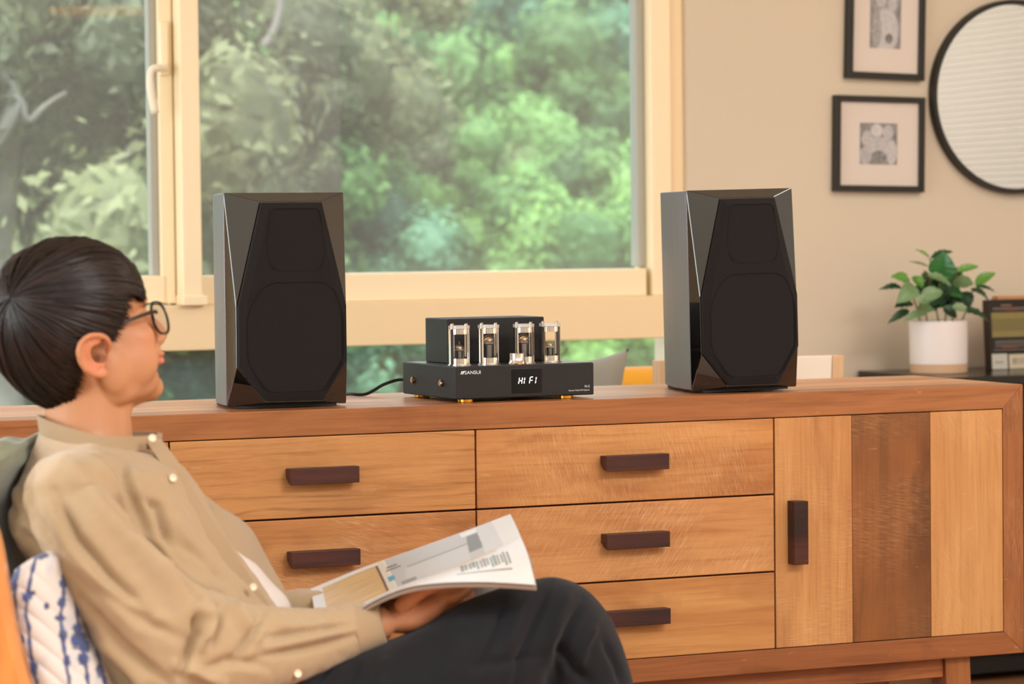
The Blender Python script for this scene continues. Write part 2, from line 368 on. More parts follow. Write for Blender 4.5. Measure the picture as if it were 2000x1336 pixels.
def crown_mesh(seed, n=20000, leaf=.030, blobs=44):
    r = np.random.default_rng(seed); V = []; F = []; C = []
    cs = r.normal(0, 1, (blobs, 3)); cs /= np.linalg.norm(cs, axis=1)[:, None]; cs *= r.uniform(.35, .95, (blobs, 1)); rad = r.uniform(.15, .34, blobs)
    tone = r.uniform(0, 1, blobs)
    for b in range(blobs):
        m_ = MB().ell((0, 0, 0), (1, 1, 1), None, 12, 8); i = len(V)
        for p in m_.v:
            p = np.array(p); q = p*rad[b]*(.66+.16*mnoise.noise(Vector(p*2.5+b))); V.append(cs[b]+q)
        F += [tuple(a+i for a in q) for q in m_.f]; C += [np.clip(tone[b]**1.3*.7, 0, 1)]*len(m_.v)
    for k in range(n):
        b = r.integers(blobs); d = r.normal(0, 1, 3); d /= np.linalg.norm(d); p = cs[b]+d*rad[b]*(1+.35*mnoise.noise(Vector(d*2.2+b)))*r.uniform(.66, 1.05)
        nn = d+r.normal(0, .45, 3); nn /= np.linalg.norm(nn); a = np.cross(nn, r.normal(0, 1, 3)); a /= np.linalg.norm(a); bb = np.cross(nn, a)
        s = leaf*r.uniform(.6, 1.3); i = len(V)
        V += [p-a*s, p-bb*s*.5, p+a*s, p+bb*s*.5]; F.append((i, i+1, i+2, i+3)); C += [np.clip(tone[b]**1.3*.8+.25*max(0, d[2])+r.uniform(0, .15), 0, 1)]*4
    me = bpy.data.meshes.new('foliage'); me.from_pydata([tuple(v) for v in V], [], F); me.update(); setcol(me, np.array(C)[:, None].repeat(3, 1)); return me
CM = [crown_mesh(11+i) for i in range(4)]
_vt = {}
def tree(px, py, dist, r, kind, form, label, rz=0, sz=1., trunk=True, branches=0, bk=None):
    c = atd(px, py, dist); gz = -3.0+max(0, (dist-9))*.22
    t = thing('tree', label, 'tree', (c[0], c[1], gz), rz, 'trees on the slope outside the window')
    key = (form, kind)
    if key not in _vt:
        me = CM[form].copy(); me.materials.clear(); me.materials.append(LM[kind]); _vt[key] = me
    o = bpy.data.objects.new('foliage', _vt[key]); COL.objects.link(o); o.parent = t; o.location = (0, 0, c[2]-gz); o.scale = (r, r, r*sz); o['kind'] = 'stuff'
    h = c[2]-gz
    if trunk:
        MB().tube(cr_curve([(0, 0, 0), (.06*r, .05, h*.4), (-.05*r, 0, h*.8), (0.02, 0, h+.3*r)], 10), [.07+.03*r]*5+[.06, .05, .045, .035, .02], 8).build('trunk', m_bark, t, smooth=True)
    return t
L = 'leafy tree outside the window, '
tree(30, 180, 10.5, 1.15, 2, 0, 'grey-green leafy tree seen through the far left pane, its crown in front')
tree(250, 430, 12, 1.0, 0, 1, 'green tree low behind the left sash, beside the white mullion', 1)
tree(150, 90, 14.5, 1.5, 1, 2, 'pale blue-green tree high behind the left sash window', 2)
tree(60, 620, 13, 1.3, 4, 3, 'bright green low tree behind the head of the seated person', .5)
tree(300, 130, 16, 1.4, 0, 0, 'mid green tree behind the window handle', 2.2)
tree(460, 60, 12.5, .95, 2, 1, 'olive brown tree at the upper left of the fixed pane', .9)
tree(430, 300, 12, .62, 2, 2, 'olive tree above the left loudspeaker', 1.9)
tree(580, 270, 13.5, .85, 0, 3, 'dark green tree between the two panes, above the left loudspeaker', 2.8)
tree(452, 208, 11.3, .13, 3, 0, 'small yellow tuft of leaves above the left loudspeaker', .1, trunk=False)
tree(540, 236, 11.5, .09, 3, 1, 'tiny ochre tuft of leaves right of the yellow one', .4, 1.4, trunk=False)
tree(820, 330, 17, 1.0, 0, 1, 'domed green tree in the middle of the fixed pane', .3, .9)
tree(760, 110, 20, 1.5, 2, 0, 'hazy grey-green tree at the top middle of the pane', 1.3)
tree(1010, 190, 19, 1.0, 1, 3, 'pale blue-green tree right of the middle of the pane', 2.1)
tree(900, 240, 18, .75, 4, 2, 'light green tree left of the pale blue-green one', .7)
tree(1150, 90, 21, 1.5, 1, 1, 'broad pale green tree at the upper right of the pane', 2.9)
tree(1150, 330, 18, 1.0, 0, 0, 'green tree at the right edge of the pane', 1.1)
tree(880, 440, 15.5, .7, 2, 3, 'round olive shrub low in the middle of the pane', 2.4, .9)
tree(740, 490, 14, .45, 4, 1, 'bright round shrub just right of the left loudspeaker', 1.7)
tree(1000, 440, 14.5, .55, 4, 0, 'bright green shrub above the amplifier', .2)
tree(1170, 500, 14, .6, 0, 2, 'green shrub left of the right loudspeaker', 2.0)
tree(1100, 600, 13, .7, 4, 3, 'green shrub seen below the transom behind the amplifier', .6)
tree(750, 660, 12.5, .6, 1, 1, 'grey-green shrub seen below the transom right of the left loudspeaker', 1.2)
tree(370, 700, 12, .6, 1, 0, 'blue-green shrub seen below the transom left of the left loudspeaker', 2.5)
tree(40, 760, 11, .55, 4, 2, 'green shrub seen below the transom at the far left', 1.4)
tree(1330, 260, 19, 1.4, 1, 2, 'pale green tree hidden in part by the right wall', .8)
# bare pale branches of the left tree
for nm, pts, rr, lb in (('branch', [(-60, 330, 9.6), (0, 260, 9.6), (26, 205, 9.6), (18, 170, 9.7), (-20, 120, 9.7)], .03, 'thick pale bare branch at the far left edge of the window'),
                        ('branch', [(20, 168, 9.8), (42, 200, 9.8), (55, 235, 9.8), (90, 205, 9.9), (130, 180, 9.9)], .014, 'thin forked dark branch near the far left edge'),
                        ('branch', [(210, 325, 10), (260, 296, 10), (300, 288, 10), (360, 275, 10), (430, 283, 10), (500, 280, 10)], .017, 'pale bare branch crossing behind the window mullion'),
                        ('branch', [(515, 90, 10.5), (532, 65, 10.5), (545, 20, 10.5), (548, -40, 10.5)], .018, 'pale upright bare branch in the upper left of the fixed pane'),
                        ('branch', [(240, 290, 10.2), (265, 200, 10.2), (268, 60, 10.2), (262, -40, 10.2)], .03, 'greyish upright trunk behind the left sash')):
    P = cr_curve([atd(*p) for p in pts], 24); b0 = P[0].copy()
    o = MB().tube(P-b0, np.linspace(rr, rr*.6, 24), 8).build(nm, mat('pale_bark', (132, 132, 126), .8), None, smooth=True); o.location = b0
    tag(o, lb, 'branch', 'bare branches outside')
# hillside
hm = mat('hillside', (92, 120, 84), .9, var=.45, vscale=1.1)
def hill(u, v):
    x = -9+34*u; y = 8+34*v; z = -3.2+max(0, y-8)*.42+.5*mnoise.noise(Vector((x*.4, y*.4, 0)))
    return (x, y, z)
o = struct(MB().grid(hill, 70, 60).build('ground_hillside', hm, smooth=True))
sh = MB(); r = np.random.default_rng(5)
V = []; F = []; C = []
for k in range(60000):
    u, v = r.uniform(.0, 1), r.uniform(0, 1)**1.2*.75; p = np.array(hill(u, v)); t = mnoise.noise(Vector((p[0]*.9, p[1]*.9, 3))); p[2] += abs(t)*1.6*r.uniform(.2, 1)
    a = r.normal(0, 1, 3); a /= np.linalg.norm(a); b = np.cross(a, r.normal(0, 1, 3)); b /= np.linalg.norm(b); s = r.uniform(.05, .10); i = len(V)
    V += [p-a*s, p-b*s*.5, p+a*s, p+b*s*.5]; F.append((i, i+1, i+2, i+3)); C += [np.clip(.5+t*1.1+r.uniform(-.15, .15), 0, 1)]*4
me = bpy.data.meshes.new('undergrowth'); me.from_pydata([tuple(q) for q in V], [], F); me.update(); setcol(me, np.array(C)[:, None].repeat(3, 1)); me.materials.append(LM[1])
o = bpy.data.objects.new('undergrowth', me); COL.objects.link(o); tag(o, 'blurred mass of green undergrowth covering the slope outside', 'foliage'); o['kind'] = 'stuff'
struct(MB().box(-8, YW+.25, -.4, 14, 8.2, -.3).build('ground_lawn', mat('lawn', (80, 104, 66), .9, var=.3)))

# ------------------------------------------------------------------ sideboard
SBH = .5217; XR1, XR2, XRR = .5977, 1.0945, 1.1401; SBD = .4173
ZA, ZB, ZC, ZD = -.0456, -.189, -.3335, -.4788
XL = -.562; XLL = XL-(XR2-XR1)-.0456       # left bay boundary and left end
T1, T2, T3 = (196, 138, 80), (174, 112, 60), (122, 68, 32)
F1, F2, F3 = (166, 104, 58), (142, 84, 44), (96, 50, 24)
SB = thing('sideboard', 'long reclaimed teak sideboard with six drawers carrying the loudspeakers and amplifier', 'sideboard', (0, 0, ZT))
def SBo(mb, name, m, p=SB, bv=.0012, **k): return mb.build(name, m, p, bevel=bv, **k)
# top: a mitred front board and narrower boards behind it
ys = [0, .085, .168, .252, .336, SBD]
tints = [((174, 112, 66), (150, 92, 52), F3), ((218, 160, 114), (194, 132, 86), F3), ((226, 172, 128), (204, 144, 98), T3), ((212, 150, 104), (188, 124, 80), F3), ((222, 166, 120), (198, 138, 94), T3)]  # rear boards paler: own wood tone plus window sheen put into the colour
for i in range(5):
    SBo(MB().prism([(XLL, 0), (XLL+.0456, ZA), (XRR-.0457, ZA), (XRR, 0)][::-1], ys[i]+(.0004 if i else 0), ys[i+1]-.0004), 'top_plank', wood(*tints[i], 'x', blotch=.3, rough=.30))
for xa, xb in ((XRR, XR2), (XLL, XLL+.0456)):
    for j in range(3):
        SBo(MB().prism([(xa, 0), (xa, -SBH), (xb, -SBH+.043), (xb, ZA)], SBD/3*j+.0003, SBD/3*(j+1)-.0003), 'side_plank', wood(F1, F2, F3, 'z', blotch=.5, saw=.3))
SBo(MB().prism([(XLL, -SBH), (XLL+.0456, -SBH+.043), (XRR-.0457, -SBH+.043), (XRR, -SBH)], 0, SBD), 'bottom_plank', wood((160, 98, 54), (136, 78, 42), (92, 48, 24), 'x', blotch=.5))
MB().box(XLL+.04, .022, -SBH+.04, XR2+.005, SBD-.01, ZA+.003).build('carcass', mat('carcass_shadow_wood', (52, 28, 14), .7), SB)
m_handle = [wood((84, 40, 28), (50, 25, 20), (24, 13, 10), 'x', rough=.5, blotch=.7, lines=.6) for _ in range(3)]
def handle(parent, x0, x1, z0, z1, m, vertical=False):
    y = -.027
    if not vertical: mb = MB().prism([(y, z0), (y, z1), (0, z1-.001), (0, z1-.016), (-.012, z0+.004)], x0, x1, 'x')
    else: mb = MB().prism([(x0, y), (x0, 0), (x0+.016, 0), (x1-.002, -.012), (x1, y)], z0, z1, 'z')
    return SBo(mb, 'handle', m, parent, .0012)
g = .0016
def drawer(x0, x1, z0, z1, m, hm, hx, hz):
    d = SBo(MB().box(x0+g, -.0005, z0+g, x1-g, .022, z1-g), 'drawer', m, SB, .0014)
    handle(d, hx, hx+.1265, hz-.029, hz, hm); return d
def L_(px, py): p = onY(px, py, -.027); return p[0], p[2]-ZT
hx1, hz1 = L_(567, 916); hx1b, hz2 = L_(567, 1079)
hx2, hz3 = L_(1184, 891); _, hz4 = L_(1187, 1044); _, hz5 = L_(1187, 1196)
dm = [wood(T1, (184, 124, 68), T3, 'x', blotch=.3, lines=2.6, saw=.15, sang=90),
      wood((200, 142, 86), T2, T3, 'x', blotch=.45, saw=.55, sang=75),
      wood(T1, T2, T3, 'x', blotch=.5),
      wood((202, 142, 82), T2, (140, 72, 30), 'x', blotch=.55, saw=.45, sang=15),
      wood((204, 146, 90), T2, (150, 80, 38), 'x', blotch=.35, saw=.6, sang=-35),
      wood((200, 144, 84), (180, 118, 64), (138, 76, 38), 'x', blotch=.5, lines=.4)]
ZL = [(ZA, ZB), (ZB, ZC), (ZC, ZD)]
for k, (a, b) in enumerate(ZL):
    drawer(XL, 0, b, a, dm[k], m_handle[k % 3], hx1, [hz1, hz2, hz2-.1445][k])
for k, (a, b) in enumerate(ZL):
    drawer(0, XR1, b, a, dm[3+k], m_handle[(k+1) % 3], hx2, [hz3, hz4, hz5][k])
def sdoor(x0, x1, ws, mats, hx, hm, hz0, hz1_):
    e = bpy.data.objects.new('cabinet_door', None); COL.objects.link(e); e.parent = SB
    x = x0+g; tot = x1-x0-2*g
    for k, wd in enumerate(ws):
        xn = x+tot*wd
        SBo(MB().box(x+(.0004 if k else 0), -.0005+(.0006 if k == 1 else 0), ZD+g, xn-.0004, .022, ZA-g), 'door_plank', mats[k], e, .001); x = xn
    handle(e, hx, hx+.030, hz0, hz1_, hm, True)
hxx, hza = L_(1551, 980); _, hzb = L_(1551, 1104)
sdoor(XR1, XR2, (.33, .345, .325), [wood((204, 148, 90), (182, 122, 68), (142, 84, 46), 'z', saw=.5, sang=90, blotch=.35),
      wood((150, 92, 46), (128, 76, 38), (92, 52, 24), 'z', saw=.25, sang=80, blotch=.8, dark=(100, 64, 34)),
      wood((208, 154, 96), (190, 132, 76), (150, 94, 52), 'z', saw=.3, sang=30, blotch=.25)], hxx, m_handle[1], hzb, hza)
sdoor(XLL+.0456, XL, (.33, .34, .33), [wood(T1, T2, T3, 'z') for _ in range(3)], XL-.07, m_handle[0], hzb, hza)
# plinth
zf = -ZT
for x0, x1 in ((XRR-.165, XRR-.11), (XLL+.11, XLL+.165)):
    for y0 in (.02, SBD-.08):
        SBo(MB().prism([(x0, -SBH), (x1, -SBH), (x1+.012*(1 if x0 > 0 else -1), zf), (x0+.012*(1 if x0 > 0 else -1), zf)], y0, y0+.055), 'leg', wood(F1, F2, F3, 'z'), SB)
for y0 in (.028, SBD-.06):
    SBo(MB().box(XLL+.165, y0, -SBH-.040, XRR-.165, y0+.03, -SBH), 'apron', wood((178, 108, 62), (150, 86, 46), F3, 'x', blotch=.5), SB)
SBo(MB().box(XLL+.165, .04, zf+.06, XRR-.15, SBD-.07, zf+.085), 'shelf', wood(F1, F2, F3, 'x'), SB)
# ------------------------------------------------------------------ loudspeakers
m_side = mat('black_ash_veneer', (126, 119, 124), .42, metal=.7, spec=.6, bump=.25, bscale=1, stretch=(420, 420, 5), var=.10, vscale=1)
m_gloss = mat('piano_black', (9, 8, 7), .04, spec=.5, ior=1.7, coat=1)
m_cloth = mat('grille_cloth', (32, 28, 27), .85, spec=.2, bump=.6, bscale=1400, sheen=.05)
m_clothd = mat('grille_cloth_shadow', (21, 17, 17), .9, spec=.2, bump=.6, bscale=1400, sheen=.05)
m_rub = mat('rubber', (14, 13, 13), .6)
def speaker(loc, rz, tilt, Wd, Dp, H, label):
    t = thing('loudspeaker', label, 'loudspeaker', loc, rz, None); t.rotation_euler = (0, -tilt, rz)
    # cabinet body with sides that curve in towards the back; starts behind the baffle
    T = .026                                                 # baffle depth
    def side(s, n=14):
        out = []
        for i in range(n):
            v = i/(n-1); out.append((Wd/2+s*(Wd/2-.0005-.030*v**2.0), T+.002+(Dp-T)*v))
        return out
    poly = side(-1)+side(1)[::-1]
    MB().prism(poly, .006, H-.001, 'z').build('cabinet_body', m_side, t, bevel=.0015, smooth='auto')
    MB().prism([(x+(.0012 if x < Wd/2 else -.0012), y) for x, y in [(0, T-.001), (0, T+.003), (Wd, T+.003), (Wd, T-.001)]], .006, H-.001, 'z').build('joint_strip', mat('joint_grey', (60, 62, 62), .3, metal=.6), t)
    # faceted gloss baffle: rectangle at the back, coffin shaped front
    R = [(0, .004), (Wd, .004), (Wd, H), (0, H)]
    cx = Wd/2; q = .0
    K = [(.267, .030), (.785, .028), (1.0, .215), (1.0, .475), (.80, .958), (.235, .958), (.015, .475), (.015, .195)]
    K = [(.045+a*.93 if a < .5 else a*.975+.0, b) for a, b in K]
    K = [(a*Wd, b*H) for a, b in K]
    yb, yf = T, .0
    v = [(x, yb, z) for x, z in R]+[(x, yf+.002, z) for x, z in K]
    # indices: R 0-3 (bl, br, tr, tl); K 4 bl,5 br,6 lower right,7 upper mid right,8 tr,9 tl,10 mid left,11 lower left
    f = [(0, 1, 5, 4), (1, 6, 5), (1, 2, 7, 6), (2, 8, 7), (2, 3, 9, 8), (3, 10, 9), (3, 0, 11, 10), (0, 4, 11), (3, 2, 1, 0), (4, 5, 6, 7, 8, 9, 10, 11)]
    MB().add(v, f).build('baffle', m_gloss, t, bevel=.0008, seg=1)
    # grille: proud frame with bevelled rim and two sunk driver fields
    c0 = (sum(p[0] for p in K)/8, sum(p[1] for p in K)/8)
    def inset(K, d):
        n = len(K); out = []
        for i in range(n):
            p, a, b = np.array(K[i]), np.array(K[i-1]), np.array(K[(i+1) % n])
            e1 = (p-a)/np.linalg.norm(p-a); e2 = (b-p)/np.linalg.norm(b-p); n1 = np.array([-e1[1], e1[0]]); n2 = np.array([-e2[1], e2[0]])
            bis = n1+n2; bis /= np.dot(bis, n1); out.append(tuple(p+bis*d))
        return out
    Ka, Kb = inset(K, .002), inset(K, .0155)
    n = 8
    v = [(x, .002, z) for x, z in Ka]+[(x, -.007, z) for x, z in Ka]+[(x, -.0125, z) for x, z in Kb]
    f = [(i, (i+1) % n, (i+1) % n+n, i+n) for i in range(n)]+[(i+n, (i+1) % n+n, (i+1) % n+2*n, i+2*n) for i in range(n)]+[tuple(range(n, 0, -1))[::-1] and tuple(range(2*n, 3*n))]
    gr = MB().add(v, f).build('grille', m_cloth, t, bevel=.0018, seg=2, smooth='auto', angle=20)
    # soft-cornered fields where the cloth spans the drivers
    def field(corners, r, nm):
        pts = []
        P = [np.array(p) for p in corners]; m = len(P)
        for i in range(m):
            p, a, b = P[i], P[i-1], P[(i+1) % m]; rr = r[i]
            s = p+(a-p)/np.linalg.norm(a-p)*rr; e = p+(b-p)/np.linalg.norm(b-p)*rr
            for k in range(8):
                u = k/7; pts.append((1-u)**2*s+2*u*(1-u)*p+u*u*e)
        c = sum(pts)/len(pts)
        rings = [(1.0, -.0127), (.985, -.0128), (.965, -.0118), (.7, -.0116), (.66, -.0121), (.40, -.0121), (.36, -.0115), (.1, -.0112)]
        v = []; L = len(pts)
        for s, y in rings:
            for p in pts:
                if s < .9:
                    ang = math.atan2(p[1]-c[1], p[0]-c[0]); rad = min(abs(pts[0][0]-c[0])*0+Wd*.40, min(np.linalg.norm(q_-c) for q_ in pts))*s
                    v.append((c[0]+rad*math.cos(ang), y, c[1]+rad*math.sin(ang)))
                else:
                    d = (p-c)*s+c; v.append((d[0], y, d[1]))
        f = [(j*L+i, j*L+(i+1) % L, (j+1)*L+(i+1) % L, (j+1)*L+i) for j in range(len(rings)-1) for i in range(L)]+[tuple(range((len(rings)-1)*L, len(rings)*L))]
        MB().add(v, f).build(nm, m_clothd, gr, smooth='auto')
    X = lambda a: a*Wd
    Zz = lambda b: b*H
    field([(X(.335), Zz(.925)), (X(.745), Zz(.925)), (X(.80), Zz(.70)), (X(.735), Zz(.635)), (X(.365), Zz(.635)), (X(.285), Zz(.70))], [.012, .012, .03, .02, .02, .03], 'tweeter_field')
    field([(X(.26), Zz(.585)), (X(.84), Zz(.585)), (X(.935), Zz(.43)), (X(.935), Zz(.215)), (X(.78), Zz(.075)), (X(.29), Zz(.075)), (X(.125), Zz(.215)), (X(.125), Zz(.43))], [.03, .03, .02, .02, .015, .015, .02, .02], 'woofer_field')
    for fx in (.03, Wd-.045):
        for fy in (.03, Dp-.05): MB().lathe([(.010, 0), (.010, .007)], 16, (fx, fy, 0)).build('foot', m_rub, t)
    MB().box(.02, .02, .001, Wd-.02, Dp-.04, .0065).build('base_plate', m_rub, t)
    return t
LB, RB = math.radians(-1.3), math.radians(-5.0)
speaker((-.4352, .0582, ZT), LB, 0, .2194, .205, .379, 'black gloss loudspeaker with coffin-shaped grille, left one, above the drawers nearest the person')
speaker((.4590, .0430, ZT), RB, math.radians(1.0), .2120, .245, .379, 'black gloss loudspeaker with coffin-shaped grille, right one, beside the bare wall')

# ------------------------------------------------------------------ valve amplifier
AW, AD, AH = .2758, .2459, .0590
m_amp = mat('amp_textured_black', (27, 23, 20), .5, spec=.45, bump=.5, bscale=900)
m_ampt = mat('amp_top', (92, 92, 94), .3, metal=.5)
m_chr = mat('polished_steel', (228, 222, 214), .10, metal=1)
m_gold = mat('gold_foot', (226, 160, 60), .25, metal=1)
m_bronze = mat('bronze_screw', (176, 140, 120), .25, metal=1)
m_white = mat('white_print', (235, 235, 235), .5)
m_lcd = mat('display_glow', (255, 255, 255), .5, emit=1.6)
m_dark = mat('dark_inside', (18, 16, 15), .4)
AM = thing('tube_amplifier', 'black valve amplifier with four steel-caged tubes and a HI FI display', 'amplifier', (-.0219, .0349, ZT), math.radians(2.8))
ch = MB().box(0, 0, .006, AW, AD, .006+AH).build('chassis', m_amp, AM, bevel=.0025, seg=3)
MB().box(.004, .004, .006+AH-.0005, AW-.004, AD-.004, .006+AH+.0004).build('top_plate', m_ampt, AM)
MB().box(.034, .112, .006+AH+.0004, .034+.196, .112+.104, .006+AH+.0825).build('transformer_cover', m_amp, AM, bevel=.0022, seg=3)
for fx, fy in ((.026, .018), (AW-.050, .018), (.026, AD-.03), (AW-.050, AD-.03)):
    MB().lathe([(.013, 0), (.0145, .001), (.0145, .0055), (.013, .0065)], 24, (fx, fy, 0)).build('foot', m_gold, AM, smooth='auto')
for fy in (.065, .195):
    s_ = MB().lathe([(.0, .0045), (.0045, .0045), (.0062, .003), (.0065, 0)], 20, cap=False).build('side_screw', m_bronze, AM, smooth='auto')
    s_.rotation_euler = (0, -math.pi/2, 0); s_.location = (-.0002, fy, .006+AH*.46)
# tubes
TZ = .006+AH+.0004
def to_amp(P):
    d = np.array(P)-np.array([-.0219, .0349, 0]); a = math.radians(2.8); return d[0]*math.cos(a)+d[1]*math.sin(a), -d[0]*math.sin(a)+d[1]*math.cos(a)
m_tglass = glass_mat('tube_glass', .02)
m_ring = glass_mat('acrylic_ring', .35, (1, 1, 1, 1), (.85, .83, .80, 1))
m_plate = mat('tube_plate', (120, 116, 112), .35, metal=.9)
m_mica = mat('mica_silver', (214, 196, 170), .3, metal=.6)
for k, (px, short) in enumerate(((898, 1), (957, 0), (1027, 0), (1085, 1))):
    P = onY(px, 690, .034+.048); x, y = to_amp(P); y = .048+ (0.0 if k < 3 else .012)
    tb = bpy.data.objects.new('valve', None); COL.objects.link(tb); tb.parent = AM; tb.location = (x, y, TZ)
    R, Hh = .0195, .0685
    # cage: a slotted steel sleeve, window facing the front right
    a0 = math.radians(-90-yaw*57.3-5)
    mb = MB(); N = 72
    def wall(z0, z1, amin, amax):
        n = max(3, int(N*(amax-amin)/(2*math.pi)))
        v = []
        for i in range(n+1):
            a = amin+(amax-amin)*i/n
            for rr, z in ((R, z0), (R, z1), (R-.0016, z1), (R-.0016, z0)): v.append((rr*math.cos(a), rr*math.sin(a), z))
        f = [(4*i+j, 4*(i+1)+j, 4*(i+1)+(j+1) % 4, 4*i+(j+1) % 4) for i in range(n) for j in range(4)]+[(0, 1, 2, 3), (4*n+3, 4*n+2, 4*n+1, 4*n)]
        mb.add(v, f)
    wf, wb_ = math.radians(38), math.radians(42)
    af = a0+math.radians(12); ab = af+math.pi
    wall(0, .0125, 0, 2*math.pi); wall(.0565, .0655, 0, 2*math.pi)
    wall(.0125, .0565, af+wf, ab-wb_); wall(.0125, .0565, ab+wb_, af-wf+2*math.pi)
    mb.build('cage', m_chr, tb, smooth='auto')
    mr = MB().lathe([(R+.0002, .0660), (R+.0002, .0720), (R-.003, .0720), (R-.003, .0660), (R+.0002, .0660)], 36, cap=False).build('acrylic_ring', m_ring, tb, smooth='auto')
    for j in range(4):
        a = a0+math.radians(45+90*j); MB().lathe([(.0026, .0655), (.0026, .0745), (.0018, .0752)], 12, ((R-.0015)*math.cos(a), (R-.0015)*math.sin(a), 0)).build('ring_screw', m_chr, mr, smooth='auto')
    MB().lathe([(R+.0022, 0), (R+.0022, .0018), (R, .0022)], 36).build('socket_ring', m_chr, tb, smooth='auto')
    hh = .044 if short else .062
    gr_ = .0095 if short else .0130
    prof = [(gr_, .004)]+[(gr_, hh*.55)]+[(gr_*math.cos(u)+.0003, hh*.62+(hh*.24)*math.sin(u)) for u in np.linspace(0, 1.45, 8)]+[(.0014, hh*.92), (.0009, hh*.99)]
    gl = MB().lathe(prof, 24).build('glass_bulb', m_tglass, tb, smooth=True)
    MB().lathe([(gr_*.58, .010), (gr_*.70, .011), (gr_*.70, hh*.58), (gr_*.58, hh*.60)], 14).box(-.007, -.0008, .012, .007, .0008, hh*.48).build('anode', m_plate, tb, smooth='auto')
    for z in (.0095, hh*.62): MB().lathe([(gr_*.9, z), (gr_*.9, z+.0009)], 20).build('mica_disc', m_mica, tb)
    MB().lathe([(gr_*.5, hh*.66), (gr_*.62, hh*.68), (gr_*.55, hh*.75), (.002, hh*.79)], 18).build('getter', mat('getter_gold', (232, 190, 140), .2, metal=1) if k == 0 else bpy.data.materials['getter_gold'], tb, smooth=True)
P = onY(1013.5, 702, .034+.018); x, y = to_amp(P)
MB().lathe([(.0172, 0), (.0176, .002), (.0158, .006), (.0148, .0088), (.0148, .0195), (.0140, .0203), (.0, .0203)], 40, (x, .018, TZ), cap=False).build('volume_knob', m_chr, AM, smooth='auto')
# display and print
dsp = MB().box(AW*.392, -.0004, .006+AH*.125, AW*.618, .0015, .006+AH*.885).build('display', mat('display_glass', (7, 6, 6), .06, spec=.4), AM, bevel=.0022, seg=3)
MB().box(AW*.392-.0006, -.0002, .006+AH*.125-.0006, AW*.618+.0006, .0012, .006+AH*.885+.0006).build('display_rim', m_dark, AM, bevel=.0025, seg=3)
RX = (math.pi/2, 0, 0)
def seg7(s, x0, z0, w_, h_, par):
    T = .00085; sh = .18; mb = MB()
    S = {'a': ((0, 1), (1, 1)), 'b': ((1, .5), (1, 1)), 'c': ((1, 0), (1, .5)), 'd': ((0, 0), (1, 0)), 'e': ((0, 0), (0, .5)), 'f': ((0, .5), (0, 1)), 'g': ((0, .5), (1, .5))}
    for c in s:
        (xa, za), (xb, zb) = S[c]; A = np.array([x0+xa*w_+sh*za*h_, z0+za*h_]); B = np.array([x0+xb*w_+sh*zb*h_, z0+zb*h_])
        d = (B-A)/np.linalg.norm(B-A); n = np.array([-d[1], d[0]]); A = A+d*.0006; B = B-d*.0006
        q = [A, A+d*T*.7+n*T*.8, B-d*T*.7+n*T*.8, B, B-d*T*.7-n*T*.8, A+d*T*.7-n*T*.8]
        mb.prism([tuple(p) for p in q], -.0008, -.0004, 'y')
    mb.build('digit', m_lcd, par)
zb = .006+AH*.41; dh = AH*.205
for s, fx in (('fegbc', .445), ('bc', .462), ('aefg', .523), ('bc', .545)):
    seg7(s, AW*fx+.0, zb, .0062, dh, dsp)
text_mesh('brand_lettering', 'SANSUI', .0088, m_white, ch, (AW*.058, -.0003, .006+AH*.765), RX, sx=1.12)
mb = MB()
for k in range(2):
    xo = AW*.031+k*.0034
    mb.prism([(xo, .006+AH*.765), (xo+.0014, .006+AH*.765), (xo+.0048, .006+AH*.865), (xo+.0022, .006+AH*.865), (xo+.0006, .006+AH*.81)], -.0004, 0, 'y')
mb.build('brand_emblem', m_white, ch)
text_mesh('model_lettering', 'N-5', .0060, m_white, ch, (AW*.930, -.0003, .006+AH*.235), RX, spacing=1.1)
text_mesh('caption_lettering', 'Vacuum Tube Hi-Fi System', .0037, m_white, ch, (AW*.965, -.0003, .006+AH*.135), RX, align='RIGHT', spacing=1.05)
# power cord
cc = cr_curve([(-.0219, .285, ZT+.030), (-.035, .300, ZT+.031), (-.06, .315, ZT+.022), (-.09, .33, ZT+.0045), (-.12, .36, ZT+.0035), (-.14, .43, ZT-.01), (-.145, .46, ZT-.12), (-.15, .47, ZT-.5)], 50)
tag(MB().tube(cc, .0032, 10).build('power_cord', mat('cord_black', (24, 23, 23), .35), None, smooth=True), 'black power cord curving out behind the amplifier down to the sideboard top', 'cord')

# ------------------------------------------------------------------ right wall: frames, mirror, console, plant, books
m_blk = mat('frame_black', (36, 32, 26), .42)
m_mat = mat('passepartout', (226, 211, 198), .8)
def photo_mesh(x0, z0, x1, z1, y, fn, nx=70, ny=80):
    mb = MB().grid(lambda u, v: (x0+(x1-x0)*u, y, z0+(z1-z0)*v), nx, ny); me = mb.mesh('photo_print')
    c = co(me); U = (c[:, 0]-x0)/(x1-x0); V = (c[:, 2]-z0)/(z1-z0); setcol(me, fn(U, V)); return me
def bw(seed, shapes, base=.22):
    def fn(U, V):
        g = np.full(len(U), base); nn = np.array([mnoise.noise(Vector((u*7+seed, v*8, seed))) for u, v in zip(U, V)]); n2 = np.array([mnoise.noise(Vector((u*18+seed, v*20, seed))) for u, v in zip(U, V)])
        g = g+.12*nn
        for (cx, cy, rx, ry, val) in shapes:
            d = ((U-cx)/rx)**2+((V-cy)/ry)**2; k = smoothstep(1.25, .75, d); g = g*(1-k)+(val+.10*n2+.06*nn)*k
        g = np.clip(g+.05*n2, .03, .75); return np.stack([g*1.0, g*.93, g*.92], 1)
    return fn
m_photo = mat('photo_print', (128, 128, 128), .6, attr='Col')
